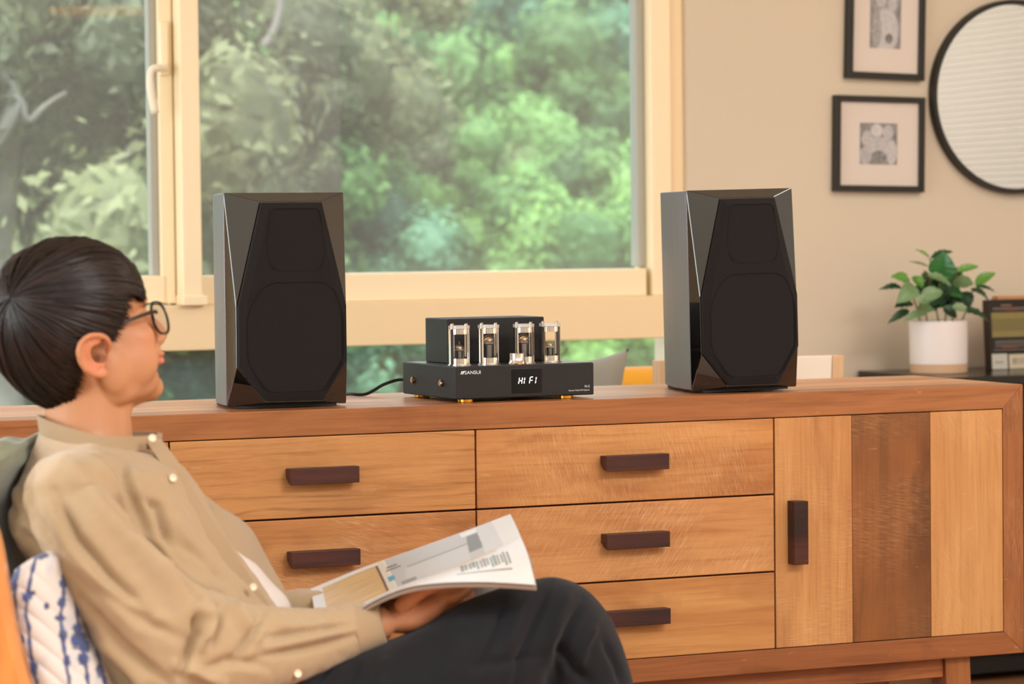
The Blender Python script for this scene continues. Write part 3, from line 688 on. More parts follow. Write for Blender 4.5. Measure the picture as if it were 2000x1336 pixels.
def picture(pa, pb, fw, mw, ph, fn, label, tilt=0):
    """pa top-left outer, pb bottom-right outer as pixels on the wall"""
    y0 = YW-.022; a = onY(*pa, y0); b = onY(*pb, y0); x0, x1, z0, z1 = a[0], b[0], b[2], a[2]
    t = thing('picture_frame', label, 'picture', ((x0+x1)/2, YW-.001, z0), 0, 'black picture frames beside the mirror'); t.rotation_euler = (0, tilt, 0)
    W2, H = (x1-x0)/2, z1-z0; D = .022
    o = [(-W2, 0), (W2, 0), (W2, H), (-W2, H)]; i = [(-W2+fw, fw), (W2-fw, fw), (W2-fw, H-fw), (-W2+fw, H-fw)]
    for k in range(4):
        k2 = (k+1) % 4; MB().prism([o[k], o[k2], i[k2], i[k]], -D, 0, 'y').build('frame_rail', m_blk, t, bevel=.0012)
    MB().box(-W2+fw-.002, -.012, fw-.002, W2-fw+.002, -.008, H-fw+.002).build('mat_board', m_mat, t)
    pu0, pv0, pu1, pv1 = ph
    me = photo_mesh(-W2+2*W2*pu0, H*pv0, -W2+2*W2*pu1, H*pv1, -.0125, fn); me.materials.append(m_photo)
    o_ = bpy.data.objects.new('photo_print', me); COL.objects.link(o_); o_.parent = t
    MB().box(-W2+fw-.001, -.0155, fw-.001, W2-fw+.001, -.0150, H-fw+.001).build('glass_pane', glass_mat('frame_glass', .03, refl=.6) if 'frame_glass' not in bpy.data.materials else bpy.data.materials['frame_glass'], t)
    return t
picture((1653, -96), (1806, 156), .017, .05, (.30, .245, .70, .74), bw(3, [(.5, .75, .45, .30, .30), (.35, .78, .16, .12, .5), (.72, .72, .14, .12, .52), (.5, .28, .42, .36, .55), (.62, .16, .12, .08, .15), (.22, .3, .16, .3, .35)]), 'upper black picture frame with a tall pale monochrome photo, cut by the top edge', math.radians(1.6))
picture((1630, 187), (1806, 374), .0155, .05, (.285, .285, .705, .72), bw(9, [(.45, .82, .16, .16, .62), (.75, .78, .14, .18, .5), (.2, .62, .15, .2, .5), (.5, .45, .34, .22, .5), (.5, .18, .18, .16, .2), (.85, .3, .14, .3, .55), (.15, .2, .16, .22, .45)]), 'lower square black picture frame with a small monochrome group photo', math.radians(1.0))
# mirror
c = onY(1985, 189, YW-.02); Rm = .252
MR = thing('mirror', 'large round mirror with a thin black rim reflecting white blinds', 'mirror', (c[0], YW-.001, c[2]))
def ringx(prof, seg=96):
    mb = MB(); mb.lathe(prof, seg, cap=False); mb.v = [(x, -z, y) for x, y, z in mb.v]; return mb
ringx([(Rm-.013, 0), (Rm-.013, .024), (Rm-.011, .026), (Rm-.001, .026), (Rm, .024), (Rm, 0)]).build('rim', m_blk, MR, smooth='auto')
ringx([(0, .0), (0, .012), (Rm-.012, .012), (Rm-.012, 0)]).build('mirror_glass', mat('mirror_silver', (236, 236, 232), .015, metal=1), MR, smooth='auto')
# console along the wall
m_con = mat('console_black', (20, 19, 18), .22, spec=.6)
m_conb = mat('console_body', (17, 15, 13), .4)
a = onY(1668, 722, YW)
ZCn = .745; cx0 = a[0]; cyf = 1.20
CN = thing('console_table', 'black glossy console cabinet against the wall under the mirror', 'console', (cx0, YW-.002, 0))
MB().box(0, cyf-YW, ZCn-.022, 1.30, -.017, ZCn).build('console_top', m_con, CN, bevel=.002)
MB().box(.03, cyf-YW+.03, .02, 1.27, -.02, ZCn-.022).build('body', m_conb, CN)
zz = .06
while zz < .66:
    MB().box(.035, cyf-YW+.018, zz, 1.265, cyf-YW+.031, zz+.052).build('slat', m_conb, CN, bevel=.004, seg=2); zz += .060
# plant
pc = onZ(1832, 722, ZCn); PXm = onY(1833, 700, 1.42)
PL = thing('potted_plant', 'green leafy houseplant in a white pot with a tan base band', 'plant', (PXm[0], 1.42, ZCn))
m_pot = mat('pot_white', (232, 222, 218), .35)
rp = .0715*1.0
MB().lathe([(rp-.004, .022), (rp, .024), (rp+.001, .128), (rp-.001, .130), (rp-.006, .130), (rp-.008, .112), (0, .112)], 48, cap=False).build('pot', m_pot, PL, smooth='auto')
MB().lathe([(0, 0), (rp-.003, 0), (rp-.001, .002), (rp-.0005, .0235), (rp-.005, .024)], 48, cap=False).build('pot_base_band', mat('pot_clay', (206, 168, 134), .7), PL, smooth='auto')
MB().lathe([(rp-.009, .113), (0, .118)], 32, cap=False).build('soil', mat('soil', (62, 44, 30), .95, bump=.6, bscale=150), PL)
m_stem = mat('stem', (120, 116, 66), .6)
PLM = [mat('leaf_a', (44, 104, 48), .32, spec=.5, var=.15, vscale=20, sub=.0), mat('leaf_b', (96, 148, 58), .35, var=.12, vscale=20), mat('leaf_c', (26, 62, 30), .4, var=.15, vscale=20), mat('leaf_d', (112, 140, 96), .38, var=.1, vscale=20)]
def leaf(base, tip, wid, m, parent, droop=.15, nrm_=(0, -.6, .8)):
    A, B = np.array(base, float), np.array(tip, float); d = B-A; L = np.linalg.norm(d); d /= L
    n = np.array(nrm_, float); n -= d*np.dot(n, d); n /= np.linalg.norm(n); s = np.cross(d, n)
    def fn(u, v):
        w_ = math.sin(math.pi*min(1, v**.8*.98+.01))**.75*(1-.25*v)*wid; x = (u-.5)*2
        return A+d*L*v+s*x*w_/2*1.15+n*(L*droop*math.sin(math.pi*v)+abs(x)*w_*.18+.002*math.sin(v*30)*abs(x))
    return MB().grid(fn, 7, 13).build('leaf', m, parent, smooth=True)
# leaves listed by their tips and bases in the photograph, each at its own depth inside the plant
LV = [((1818, 512), (1788, 488), 12, 0, 1, .1), ((1818, 505), (1862, 492), 14, -.01, 2, .1), ((1838, 543), (1845, 492), 44, -.045, 0, .05), ((1868, 530), (1912, 521), 14, -.02, 1, .1),
      ((1905, 558), (1945, 533), 20, .0, 1, .1), ((1778, 555), (1740, 541), 26, -.02, 1, .1), ((1760, 562), (1717, 566), 12, -.02, 2, .12), ((1788, 560), (1752, 592), 30, -.04, 3, .1),
      ((1780, 590), (1748, 600), 22, -.02, 2, .1), ((1800, 583), (1842, 570), 26, -.06, 3, .1), ((1792, 590), (1838, 578), 20, -.06, 3, .05), ((1775, 606), (1734, 632), 14, -.03, 2, .1),
      ((1812, 538), (1858, 560), 20, -.05, 3, .1), ((1868, 560), (1880, 535), 34, -.03, 3, .1), ((1880, 555), (1902, 556), 28, -.02, 3, .1), ((1895, 565), (1930, 588), 15, -.03, 2, .15),
      ((1905, 560), (1943, 570), 10, -.01, 2, .1), ((1880, 606), (1932, 630), 18, -.04, 2, .12), ((1880, 570), (1893, 602), 26, -.0, 2, .1), ((1820, 600), (1790, 614), 26, -.02, 3, .1),
      ((1808, 612), (1765, 628), 16, -.04, 3, .1), ((1850, 590), (1842, 566), 36, 0, 2, .1), ((1830, 575), (1800, 556), 36, .01, 2, .1), ((1860, 600), (1888, 608), 18, -.05, 3, .1),
      ((1842, 600), (1868, 622), 22, -.02, 2, .1), ((1822, 565), (1820, 530), 30, .02, 2, .1), ((1800, 548), (1806, 528), 26, .0, 3, .1), ((1855, 545), (1880, 525), 26, .02, 2, .1),
      ((1805, 575), (1778, 570), 24, .01, 0, .1), ((1850, 570), (1880, 580), 34, -.01, 0, .1), ((1790, 556), (1802, 540), 24, -.03, 1, .1), ((1812, 520), (1776, 511), 5, .03, 3, .05),
      ((1866, 565), (1866, 605), 26, .01, 0, .1), ((1830, 560), (1862, 530), 36, .03, 0, .05), ((1890, 600), (1880, 575), 18, .03, 2, .1)]
LV += [((1826+RNG.uniform(-22, 34), 598), (1832+RNG.uniform(-50, 52), RNG.uniform(548, 606)), RNG.uniform(20, 32), RNG.uniform(.0, .045), int(RNG.choice([2, 2, 0])), .1) for _ in range(20)]
org = np.array([PXm[0], 1.42, ZCn])
stems = {0: (1815, 622), 1: (1838, 622), 2: (1858, 622), 3: (1872, 622)}
for bpx, tpx, wpx, dy, mi, dr in LV:
    A = onY(*bpx, 1.42+dy*1.2)-org; B = onY(*tpx, 1.42+dy*1.2-.012)-org; B[1] -= .0
    leaf(A, B, wpx*7.15/FPX*1.15, PLM[mi], PL, dr, (RNG.uniform(-.3, .3), -.75+RNG.uniform(-.2, .3), .6))
for pts in ([(1812, 624), (1808, 590), (1818, 540), (1817, 505)], [(1800, 624), (1790, 600), (1776, 560)], [(1845, 624), (1850, 590), (1866, 545), (1868, 530)], [(1860, 624), (1862, 580), (1870, 540)], [(1872, 624), (1888, 605), (1900, 565)], [(1835, 624), (1828, 590), (1838, 545)]):
    k = len(pts); P = [onY(p[0], p[1], 1.42+(.01 if i else 0))-org for i, p in enumerate(pts)]; P[0][2] = .112
    MB().tube(cr_curve(P, 14), .0022, 6).build('stem', m_stem, PL, smooth=True)
# books at the right edge
def cover_cols(U, V):
    c = np.tile(np.array(lin((34, 28, 24))[:3]), (len(U), 1))
    def rect(u0, v0, u1, v1, col, a=1):
        k = ((U > u0) & (U < u1) & (V > v0) & (V < v1))[:, None]*a; nonlocal c; c = c*(1-k)+np.array(lin(col)[:3])*k
    R_ = np.random.default_rng(4)
    rect(.22, .905, .42, .925, (150, 110, 90)); rect(.06, .865, .95, .880, (150, 135, 120)); rect(.06, .838, .95, .848, (120, 100, 90)); rect(.3, .85, .55, .87, (120, 50, 40))
    v = .795
    for k in range(15):
        rect(.03, v, .98 if k != 14 else .7, v+.013, (176, 160, 96), .85); v -= .0235
    for v in (.40, .37, .33): rect(.08, v, .95, v+.012, (150, 140, 130), .8)
    rect(.2, .31, .5, .325, (150, 50, 40)); rect(.05, .275, .9, .287, (150, 140, 130), .7)
    rect(.0, .01, .30, .225, (200, 196, 184)); rect(.33, .01, 1, .215, (206, 192, 166)); rect(.06, .09, .22, .12, (130, 120, 110), .6)
    for k in range(12): rect(.40+k*.03, .07, .40+k*.03+.012*R_.uniform(.5, 1.6), .16, (90, 80, 70), .8)
    return c
bx = onY(1938, 700, 1.46)[0]
BK = thing('book', 'dark standing book with its back cover text turned outward, nearest the plant', 'book', (bx, 1.46, ZCn)); BK.rotation_euler = (math.radians(-4), 0, math.radians(3))
BWd, BH, BT = .16, .178, .028
me = MB().grid(lambda u, v: (BWd*u, 0, BH*v), 200, 260).mesh('back_cover'); c = co(me); setcol(me, cover_cols(c[:, 0]/BWd, c[:, 2]/BH)); me.materials.append(mat('book_cover', (40, 40, 40), .4, attr='Col'))
o = bpy.data.objects.new('back_cover', me); COL.objects.link(o); o.parent = BK
MB().box(0, .0003, 0, BWd, .0025, BH).box(0, BT, 0, BWd, BT+.002, BH).box(-.0006, .0003, 0, .001, BT+.002, BH).build('cover_board', mat('book_board', (58, 44, 34), .5), BK, bevel=.0006)
MB().box(.001, .0025, .003, BWd-.003, BT, BH-.002).build('pages', mat('book_pages', (226, 196, 152), .8), BK)
BK2 = thing('book', 'taller tan-edged book standing just behind the dark one', 'book', (bx+.046, 1.497, ZCn)); BK2.rotation_euler = (math.radians(-4), 0, 0)
MB().box(0, 0, 0, .16, .003, .186).box(0, .022, 0, .16, .025, .186).box(0, 0, 0, .002, .025, .186).build('cover_board', mat('book_tan', (196, 140, 96), .5), BK2, bevel=.0006)
MB().box(.002, .003, .003, .157, .022, .183).build('pages', bpy.data.materials['book_pages'], BK2)

# ------------------------------------------------------------------ seats behind the sideboard
m_must = mat('mustard_fabric', (232, 164, 40), .8, bump=.3, bscale=500, sheen=.2)
m_gryc = mat('grey_cushion_fabric', (150, 146, 134), .85, bump=.3, bscale=500, sheen=.2)
ya = 1.02; pa_ = onY(1200, 721, ya); ztop = pa_[2]
AC = thing('armchair', 'mustard yellow armchair whose back shows between the amplifier and the right loudspeaker', 'armchair', (pa_[0]+.2, ya, 0))
MB().box(-.27, 0, .36, .27, .12, ztop).build('backrest', m_must, AC, bevel=.04, seg=4, smooth='auto')
MB().box(-.27, -.45, .20, .27, .05, .40).build('seat', m_must, AC, bevel=.04, seg=4, smooth='auto')
for x in (-.24, .24):
    for y in (-.40, .08): MB().lathe([(.014, 0), (.02, .2)], 12, (x, y, 0)).build('leg', mat('leg_wood', (150, 100, 60), .5) if 'leg_wood' not in bpy.data.materials else bpy.data.materials['leg_wood'], AC, smooth='auto')
def pillow(corners, thick, n=26, pinch=.10):
    """soft cushion over four 3-D corners (tl, tr, br, bl)"""
    tl, tr, br, bl = [np.array(p, float) for p in corners]; nn = np.cross(tr-tl, bl-tl); nn /= np.linalg.norm(nn)
    def surf(s):
        def fn(u, v):
            x, y = 2*u-1, 2*v-1
            uu = (x*(1-pinch*(1-y*y)*abs(x)**2)+1)/2; vv = (y*(1-pinch*(1-x*x)*abs(y)**2)+1)/2
            p = (tl*(1-uu)+tr*uu)*(1-vv)+(bl*(1-uu)+br*uu)*vv
            h = ((1-x**4)*(1-y**4))**.55; return p+nn*s*thick/2*h
        return fn
    mb = MB(); mb.grid(surf(1), n, n); mb.grid(surf(-1), n, n); return mb
def weld(mb, name, dist=.0006):
    me = mb.mesh(name); bm = bmesh.new(); bm.from_mesh(me); bmesh.ops.remove_doubles(bm, verts=bm.verts, dist=dist); bmesh.ops.recalc_face_normals(bm, faces=bm.faces); bm.to_mesh(me); bm.free(); return me
yc = .90
C4 = [onY(1046, 716, yc+.03), onY(1229, 680, yc), onY(1208, 900, yc-.08), onY(1060, 920, yc-.05)]
cm_ = np.mean(C4, axis=0)
me = weld(pillow([p-cm_ for p in C4], .12), 'cushion'); o = link('cushion', me, m_gryc, None, smooth=True); o.location = cm_
tag(o, 'grey cushion with a pointed corner, propped behind the amplifier against the mustard armchair', 'cushion')
yd = .72; q0 = onY(1540, 697, yd); q1 = onY(1626, 694, yd); q2 = onY(1647, 699, yd)
DC = thing('dining_chair', 'pale wooden chair with a cream back panel behind the right loudspeaker', 'chair', (q1[0], yd, 0), 0)
zt = q1[2]; wdt = q1[0]-q0[0]+.28
MB().prism([(-wdt, .0), (0, 0), (-.010, -.20), (-wdt+.01, -.20)], 0, .012, 'y').build('back_panel', mat('cream_panel', (240, 226, 208), .6), DC, bevel=.002).location = (0, 0, zt)
ex = q2[0]-q1[0]
MB().prism([(0.0, 0), (ex, -.001), (ex-.014, -.75), (ex-.034, -.75), (-.010, -.20)], -.004, .03, 'y').build('back_post', mat('pale_wood', (214, 176, 136), .5, var=.08, vscale=8, stretch=(20, 20, 1)), DC, bevel=.002).location = (0, 0, zt)
MB().box(-wdt-.03, -.004, -.75, -wdt, .03, 0).build('back_post', bpy.data.materials['pale_wood'], DC, bevel=.002).location = (0, 0, zt)
MB().box(-wdt-.03, -.01, .42, ex, .40, .455).build('seat', bpy.data.materials['pale_wood'], DC, bevel=.004)
for x in (-wdt-.01, ex-.04): MB().box(x, .36, 0, x+.03, .39, .42).build('leg', bpy.data.materials['pale_wood'], DC, bevel=.002)
for x in (-wdt-.03, ex-.034): MB().box(x, -.004, 0, x+.03, .03, zt-.74).build('leg', bpy.data.materials['pale_wood'], DC, bevel=.002)
# pendant whose round shade the left pane mirrors
P = atd(200, 22, 11.); Pm = (P[0], 2*(YW+.06)-P[1], P[2])
PD = thing('pendant_lamp', 'round flat wooden pendant lamp hanging in the room, mirrored in the left window pane', 'lamp', Pm)
MB().lathe([(0, .006), (.21, .004), (.222, 0), (.21, -.004), (0, -.006)], 48, cap=False).build('lamp_shade', mat('lamp_glow', (255, 190, 120), .5, emit=1.8), PD, smooth='auto')
MB().tube([(0, 0, 0), (0, 0, 2.62-Pm[2])], .003, 6).build('cord', m_rub, PD)
# ------------------------------------------------------------------ seated person
def MID(px): return 4.02+(px-200)*.00019
def PP(px, py, dd=0): return atd(px, py, MID(px)+dd)
def pxm(px): return MID(px)/FPX            # metres per pixel there
# head frame
HYAW = math.radians(33); HPIT = math.radians(14); HROLL = math.radians(-2)
HO = PP(160, 649, .0)
hf = RT*math.cos(HYAW)+FW*math.sin(HYAW); hu = np.array([0, 0, 1.]); hf = hf-hu*np.dot(hf, hu); hf /= np.linalg.norm(hf)
hl = np.cross(hu, hf)
f2 = hf*math.cos(HPIT)+hu*math.sin(HPIT); u2 = hu*math.cos(HPIT)-hf*math.sin(HPIT)
l3 = hl*math.cos(HROLL)+u2*math.sin(HROLL); u3 = u2*math.cos(HROLL)-hl*math.sin(HROLL)
HM = np.stack([f2, l3, u3], 1)              # columns: forward, left, up
HS = 1.08
def H(x, y, z): return HO+HM@np.array([x, y, z])*HS
def HV(P): return HO+(np.asarray(P)*HS)@HM.T
m_skin = mat('skin', (226, 162, 124), .46, spec=.35, sub=.12, bump=.12, bscale=500, attr='Col')
body = MB()
def hell(c, r, R=None, su=28, sv=20):
    RR = HM if R is None else HM@R
    body.ell(H(*c), np.array(r)*HS, RR, su, sv)
def rotm(ax, deg):
    return np.array(Matrix.Rotation(math.radians(deg), 3, ax))
hell((-.014, 0, .035), (.092, .074, .084))
hell((-.030, 0, .010), (.078, .068, .075))
hell((.040, 0, .035), (.046, .060, .052))            # forehead
hell((.034, 0, -.022), (.052, .060, .062))
hell((.024, 0, -.062), (.054, .056, .042))
hell((.048, 0, -.084), (.038, .038, .028))
hell((.070, 0, -.097), (.023, .025, .019))           # chin
hell((.034, 0, -.094), (.044, .034, .022))
for s in (-1, 1): hell((.012, s*.030, -.084), (.040, .026, .022)); hell((.046, s*.024, -.080), (.034, .022, .026))
for s in (-1, 1):
    hell((.056, s*.040, -.026), (.026, .020, .024))  # cheekbone
    hell((.040, s*.046, -.052), (.038, .016, .034))
    hell((.004, s*.056, -.052), (.024, .012, .034))  # jaw angle
    hell((.076, s*.030, .020), (.013, .022, .007))   # brow
_m1 = fuse(body, 'skull', .0034, 24, .5)
body = MB(); body.v = [tuple(p) for p in co(_m1)]; body.f = [tuple(p.vertices) for p in _m1.polygons]
for s in (-1, 1): hell((.072, s*.031, .0), (.014, .016, .011))
body.tube([H(.084, 0, .012), H(.094, 0, -.006), H(.104, 0, -.022), H(.108, 0, -.033)], [.008, .009, .0105, .011], 14)
hell((.107, 0, -.034), (.010, .011, .010))
for s in (-1, 1): hell((.098, s*.010, -.038), (.011, .008, .008))  # nostril wing
hell((.084, 0, -.052), (.016, .024, .014))
hell((.095, 0, -.057), (.0095, .019, .0058))         # upper lip
hell((.093, 0, -.0665), (.0095, .017, .0060))        # lower lip
# ears
def ear(s):
    Re = rotm('Z', s*14)@rotm('Y', 10)@np.diag([1.2, 1, .84])
    def E(x, z, o=0): return H(*(np.array([-.020, s*.0715, -.026])+Re@np.array([x, s*(.006+o), z])))
    hel = [E(.012, .002, -.006), E(.014, .016, .004), E(.008, .029, .010), E(-.006, .033, .014), E(-.018, .024, .017), E(-.022, .008, .018), E(-.019, -.010, .015), E(-.010, -.024, .010), E(.002, -.031, .004), E(.009, -.026, -.001)]
    body.tube(cr_curve(hel, 34), [.0042]*24+[.0048]*6+[.0060]*4, 10)
    body.tube(cr_curve([E(.004, .022, .007), E(-.008, .016, .011), E(-.010, .0, .010), E(-.004, -.012, .006), E(.006, -.015, .003)], 20), .0036, 8)
    body.tube(cr_curve([E(-.004, .026, .004), E(-.014, .012, .007), E(-.014, -.006, .006), E(-.004, -.022, .003)], 16), .0078, 8)  # web behind
    body.tube([E(.012, -.002, -.004), E(.010, -.008, .003), E(.010, -.014, .001)], [.004, .005, .004], 8)   # tragus
    body.ell(E(.002, -.026, .002), (.008, .006, .008), None, 14, 10)
ear(-1); ear(1)
# neck and shoulders
nk = cr_curve([H(-.014, 0, -.030), H(-.020, 0, -.070), PP(164, 815, .0), PP(166, 870, 0), PP(175, 930, 0)], 14)
body.tube(nk, np.interp(np.linspace(0, 1, 14), [0, .3, .6, 1], [.060, .054, .057, .075]), 28)
body.tube([H(.022, 0, -.072), PP(205, 812, 0.0), PP(205, 880, 0)], [.038, .037, .042], 20)
body.ell(PP(190, 925, 0), (.060, .060, .04), None)
body.tube([PP(150, 960, -.13), PP(165, 940, -.07), PP(175, 925, 0), PP(195, 940, .07), PP(200, 960, .13)], [.034, .038, .045, .038, .034], 20)
# trunk under the shirt
for q in ((215, 985, .10, .15), (275, 1090, .095, .14), (340, 1190, .09, .13), (410, 1300, .095, .14), (470, 1380, .10, .15)):
    c = PP(q[0], q[1]); A = RT*.9+(-UP)*-.42; A /= np.linalg.norm(A); N = np.cross(FW, A); body.ell(c, (q[2]*.9, q[3]*.88, .085), np.stack([A, FW, N], 1))
# arms under the sleeves
def limb(pts, rad, n=18, seg=18): body.tube(cr_curve([PP(*p) for p in pts], n), np.interp(np.linspace(0, 1, n), np.linspace(0, 1, len(rad)), rad), seg)
limb([(135, 955, -.16), (215, 1090, -.21), (330, 1230, -.23), (395, 1275, -.22)], [.034, .034, .030, .028])
limb([(395, 1275, -.22), (560, 1262, -.17), (700, 1228, -.10), (752, 1216, -.085)], [.029, .025, .0215, .0245])
limb([(190, 955, .16), (330, 1060, .20), (470, 1180, .20), (600, 1195, .16), (660, 1185, .12)], [.042, .042, .037, .034, .025])
# right hand under the magazine: palm, four fingers, thumb
body.tube(cr_curve([PP(745, 1217, -.085), PP(785, 1206, -.078), PP(825, 1186, -.066), PP(852, 1172, -.058)], 12), [.0250, .0262, .031, .036, .0395, .0405, .0400, .039, .037, .034, .031, .027], 20, flat=.62)
body.ell(PP(815, 1192, -.068), (.036, .030, .024), None)
FNG = [[(846, 1158, -.075), (874, 1150, -.062), (898, 1140, -.045), (914, 1128, -.028)],
       [(850, 1172, -.080), (884, 1168, -.072), (908, 1152, -.052), (921, 1136, -.034)],
       [(846, 1186, -.070), (882, 1188, -.060), (910, 1174, -.040), (922, 1156, -.022)],
       [(838, 1196, -.055), (868, 1202, -.045), (894, 1194, -.028), (908, 1180, -.012)]]
for k, fg in enumerate(FNG):
    body.tube(cr_curve([PP(832-3*k, 1178+4*k, -.068)]+[PP(*p) for p in fg], 16), np.interp(np.linspace(0, 1, 16), [0, .3, .6, .9, 1], np.array([.0105, .0100, .0092, .0078, .0055])*(1, 1, .96, .84)[k]), 12)
body.tube(cr_curve([PP(780, 1190, -.10), PP(805, 1166, -.112), PP(832, 1150, -.110), PP(862, 1139, -.098), PP(880, 1131, -.088)], 16), [.012, .013, .0135, .0130, .0125, .012, .0115, .011, .0108, .0108, .0105, .0102, .010, .0092, .008, .006], 12)
# left hand (far side) holds the upper leaf from beneath
body.tube(cr_curve([PP(655, 1184, .12), PP(690, 1178, .115), PP(725, 1168, .105)], 8), [.024, .025, .028, .031, .032, .032, .030, .026], 16, flat=.6)
for k in range(4):
    body.tube(cr_curve([PP(712, 1170+5*k, .11-.004*k), PP(750, 1160+7*k, .10-.006*k), PP(775, 1144+8*k, .085), PP(788, 1130+9*k, .075)], 12), np.linspace(.0098, .0062, 12)*(1, 1, .95, .82)[k], 10)
body.tube(cr_curve([PP(690, 1168, .10), PP(712, 1150, .085), PP(735, 1136, .08)], 10), np.linspace(.0125, .007, 10), 10)
# legs
limb([(470, 1430, -.08), (700, 1410, -.10), (900, 1310, -.09), (1075, 1235, -.06)], [.075, .070, .064, .058], 20, 20)
limb([(1075, 1235, -.06), (1120, 1330, -.05), (1160, 1500, -.04), (1190, 1720, -.04)], [.058, .056, .050, .036], 16)
limb([(480, 1400, .10), (700, 1440, .10), (900, 1430, .08), (1010, 1430, .06)], [.085, .078, .066, .056], 18, 20)
limb([(1010, 1430, .06), (1000, 1600, .06), (985, 1800, .06), (975, 1960, .06)], [.056, .050, .044, .036], 16)
PE = thing('person', 'seated person in glasses, khaki shirt and black trousers, head turned towards the loudspeakers', 'person', PP(470, 1450))
PEL = np.array(PE.location)
me = fuse(body, 'body', .0026, 5, .5)
P = co(me); loc = (P-HO)@HM/HS
N = nrm(me)
# nothing of a face is left flat: sink the eye line and part the lips
d = np.zeros(len(P))
for s in (-1, 1):
    d -= .0030*np.exp(-(((loc[:, 0]-.088)/.016)**2+((loc[:, 1]-s*.018)/.008)**2+((loc[:, 2]-.002)/.012)**2))
d -= .0028*np.exp(-(((loc[:, 2]+.0618)/.0016)**2+((loc[:, 0]-.098)/.014)**2+(loc[:, 1]/.020)**4))
# ear hole
d -= .0060*np.exp(-(((loc[:, 0]+.013)/.0052)**2+((loc[:, 2]+.032)/.0055)**2))*(np.abs(loc[:, 1]) > .062)*(np.abs(loc[:, 1]) < .095)
P = P+N*d[:, None]; 
cols = np.tile(np.array(lin((190, 134, 95))[:3]), (len(P), 1))
def tint(k, col):
    global cols
    k = np.clip(k, 0, 1)[:, None]; cols = cols*(1-k)+np.array(lin(col)[:3])*k
lipk = np.exp(-(((loc[:, 2]+.062)/.0085)**4+((loc[:, 0]-.100)/.011)**4+(loc[:, 1]/.021)**4))
tint(lipk*.85, (206, 110, 98))
tint(.55*np.exp(-((np.abs(loc[:, 1])-.082)/.012)**2-((loc[:, 2]+.020)/.036)**4-((loc[:, 0]+.022)/.028)**4), (214, 116, 84))
tint(.30*np.exp(-(((loc[:, 0]-.062)/.03)**2+((np.abs(loc[:, 1])-.045)/.02)**2+((loc[:, 2]+.028)/.022)**2)), (220, 128, 104))
X, Y, D = PJ(P)
tint(.35*smoothstep(740, 780, X)*smoothstep(1290, 1240, Y), (196, 120, 86))
tint(.6*np.exp(-((loc[:, 0]+.012)/.006)**2-((loc[:, 2]+.032)/.006)**2)*(np.abs(loc[:, 1]) < .078)*(np.abs(loc[:, 1]) > .05), (130, 52, 36))
setco(me, P-PEL); setcol(me, cols)
bo = link('body', me, m_skin, PE, smooth=True)
PE_M = lambda mb: None
def pmb(mb, name, m, parent=PE, **k):
    mb.v = [tuple(np.array(v)-PEL) for v in mb.v]; return mb.build(name, m, parent, **k)
for s in (-1, 1):
    e = MB().ell(H(.0735, s*.031, .0), (.0118,)*3, HM, 20, 14); pmb(e, 'eye', mat('eye_white', (236, 230, 224), .2), smooth=True)
    e = MB().ell(H(.0825, s*.031, .0), (.0032, .0058, .0058), HM, 16, 10); pmb(e, 'iris', mat('iris_dark', (44, 26, 18), .1), smooth=True)
    br = MB().tube([H(.088, s*.014, .017), H(.0885, s*.026, .021), H(.080, s*.044, .019)], [.002, .0030, .0012], 8); pmb(br, 'eyebrow', bpy.data.materials.get('brow') or mat('brow', (40, 28, 22), .8), smooth=True)

# ------------------------------------------------------------------ hair
m_hair = mat('hair', (34, 20, 15), .38, spec=.38, attr='Col')
HC = np.array([-.014, 0, .030]); HR = np.array([.106, .089, .094])
pole = np.array([-.80, -.42, .46]); pole /= np.linalg.norm(pole)
e1 = np.cross(pole, [0, 1, 0]); e1 /= np.linalg.norm(e1); e2 = np.cross(pole, e1)
if e1[2] < 0: e1 = -e1; e2 = np.cross(pole, e1)
def hsurf(th, al, lift=0.):
    d = math.cos(th)*pole+math.sin(th)*(math.cos(al)*e1+math.sin(al)*e2)
    p = HC+d*(HR+lift)
    if d[2] < 0:
        p[2] = HC[2]+d[2]*.142
        if p[2] < 0 and p[0] < 0: k = min(1, -p[2]/.10); p[0] += .012*k*k; p[1] *= 1-.10*k
    return p
def zline(p):
    a = abs(math.degrees(math.atan2(p[1], p[0]+.012)))
    return float(np.interp(a, [0, 20, 36, 44, 54, 64, 76, 88, 98, 108, 118, 135, 150, 180], [.010, .012, .016, .036, .026, .004, -.016, -.004, -.004, -.016, -.048, -.076, -.096, -.102]))
def hair_end(al):
    th = .05; 
    while th < 2.9:
        p = hsurf(th, al)
        if p[2] < zline(p): break
        th += .012
    return th
NA = 220
ENDS = [hair_end(2*math.pi*i/NA) for i in range(NA)]
def end_at(al):
    t = (al/(2*math.pi)) % 1*NA; i = int(t); u = t-i; return ENDS[i % NA]*(1-u)+ENDS[(i+1) % NA]*u
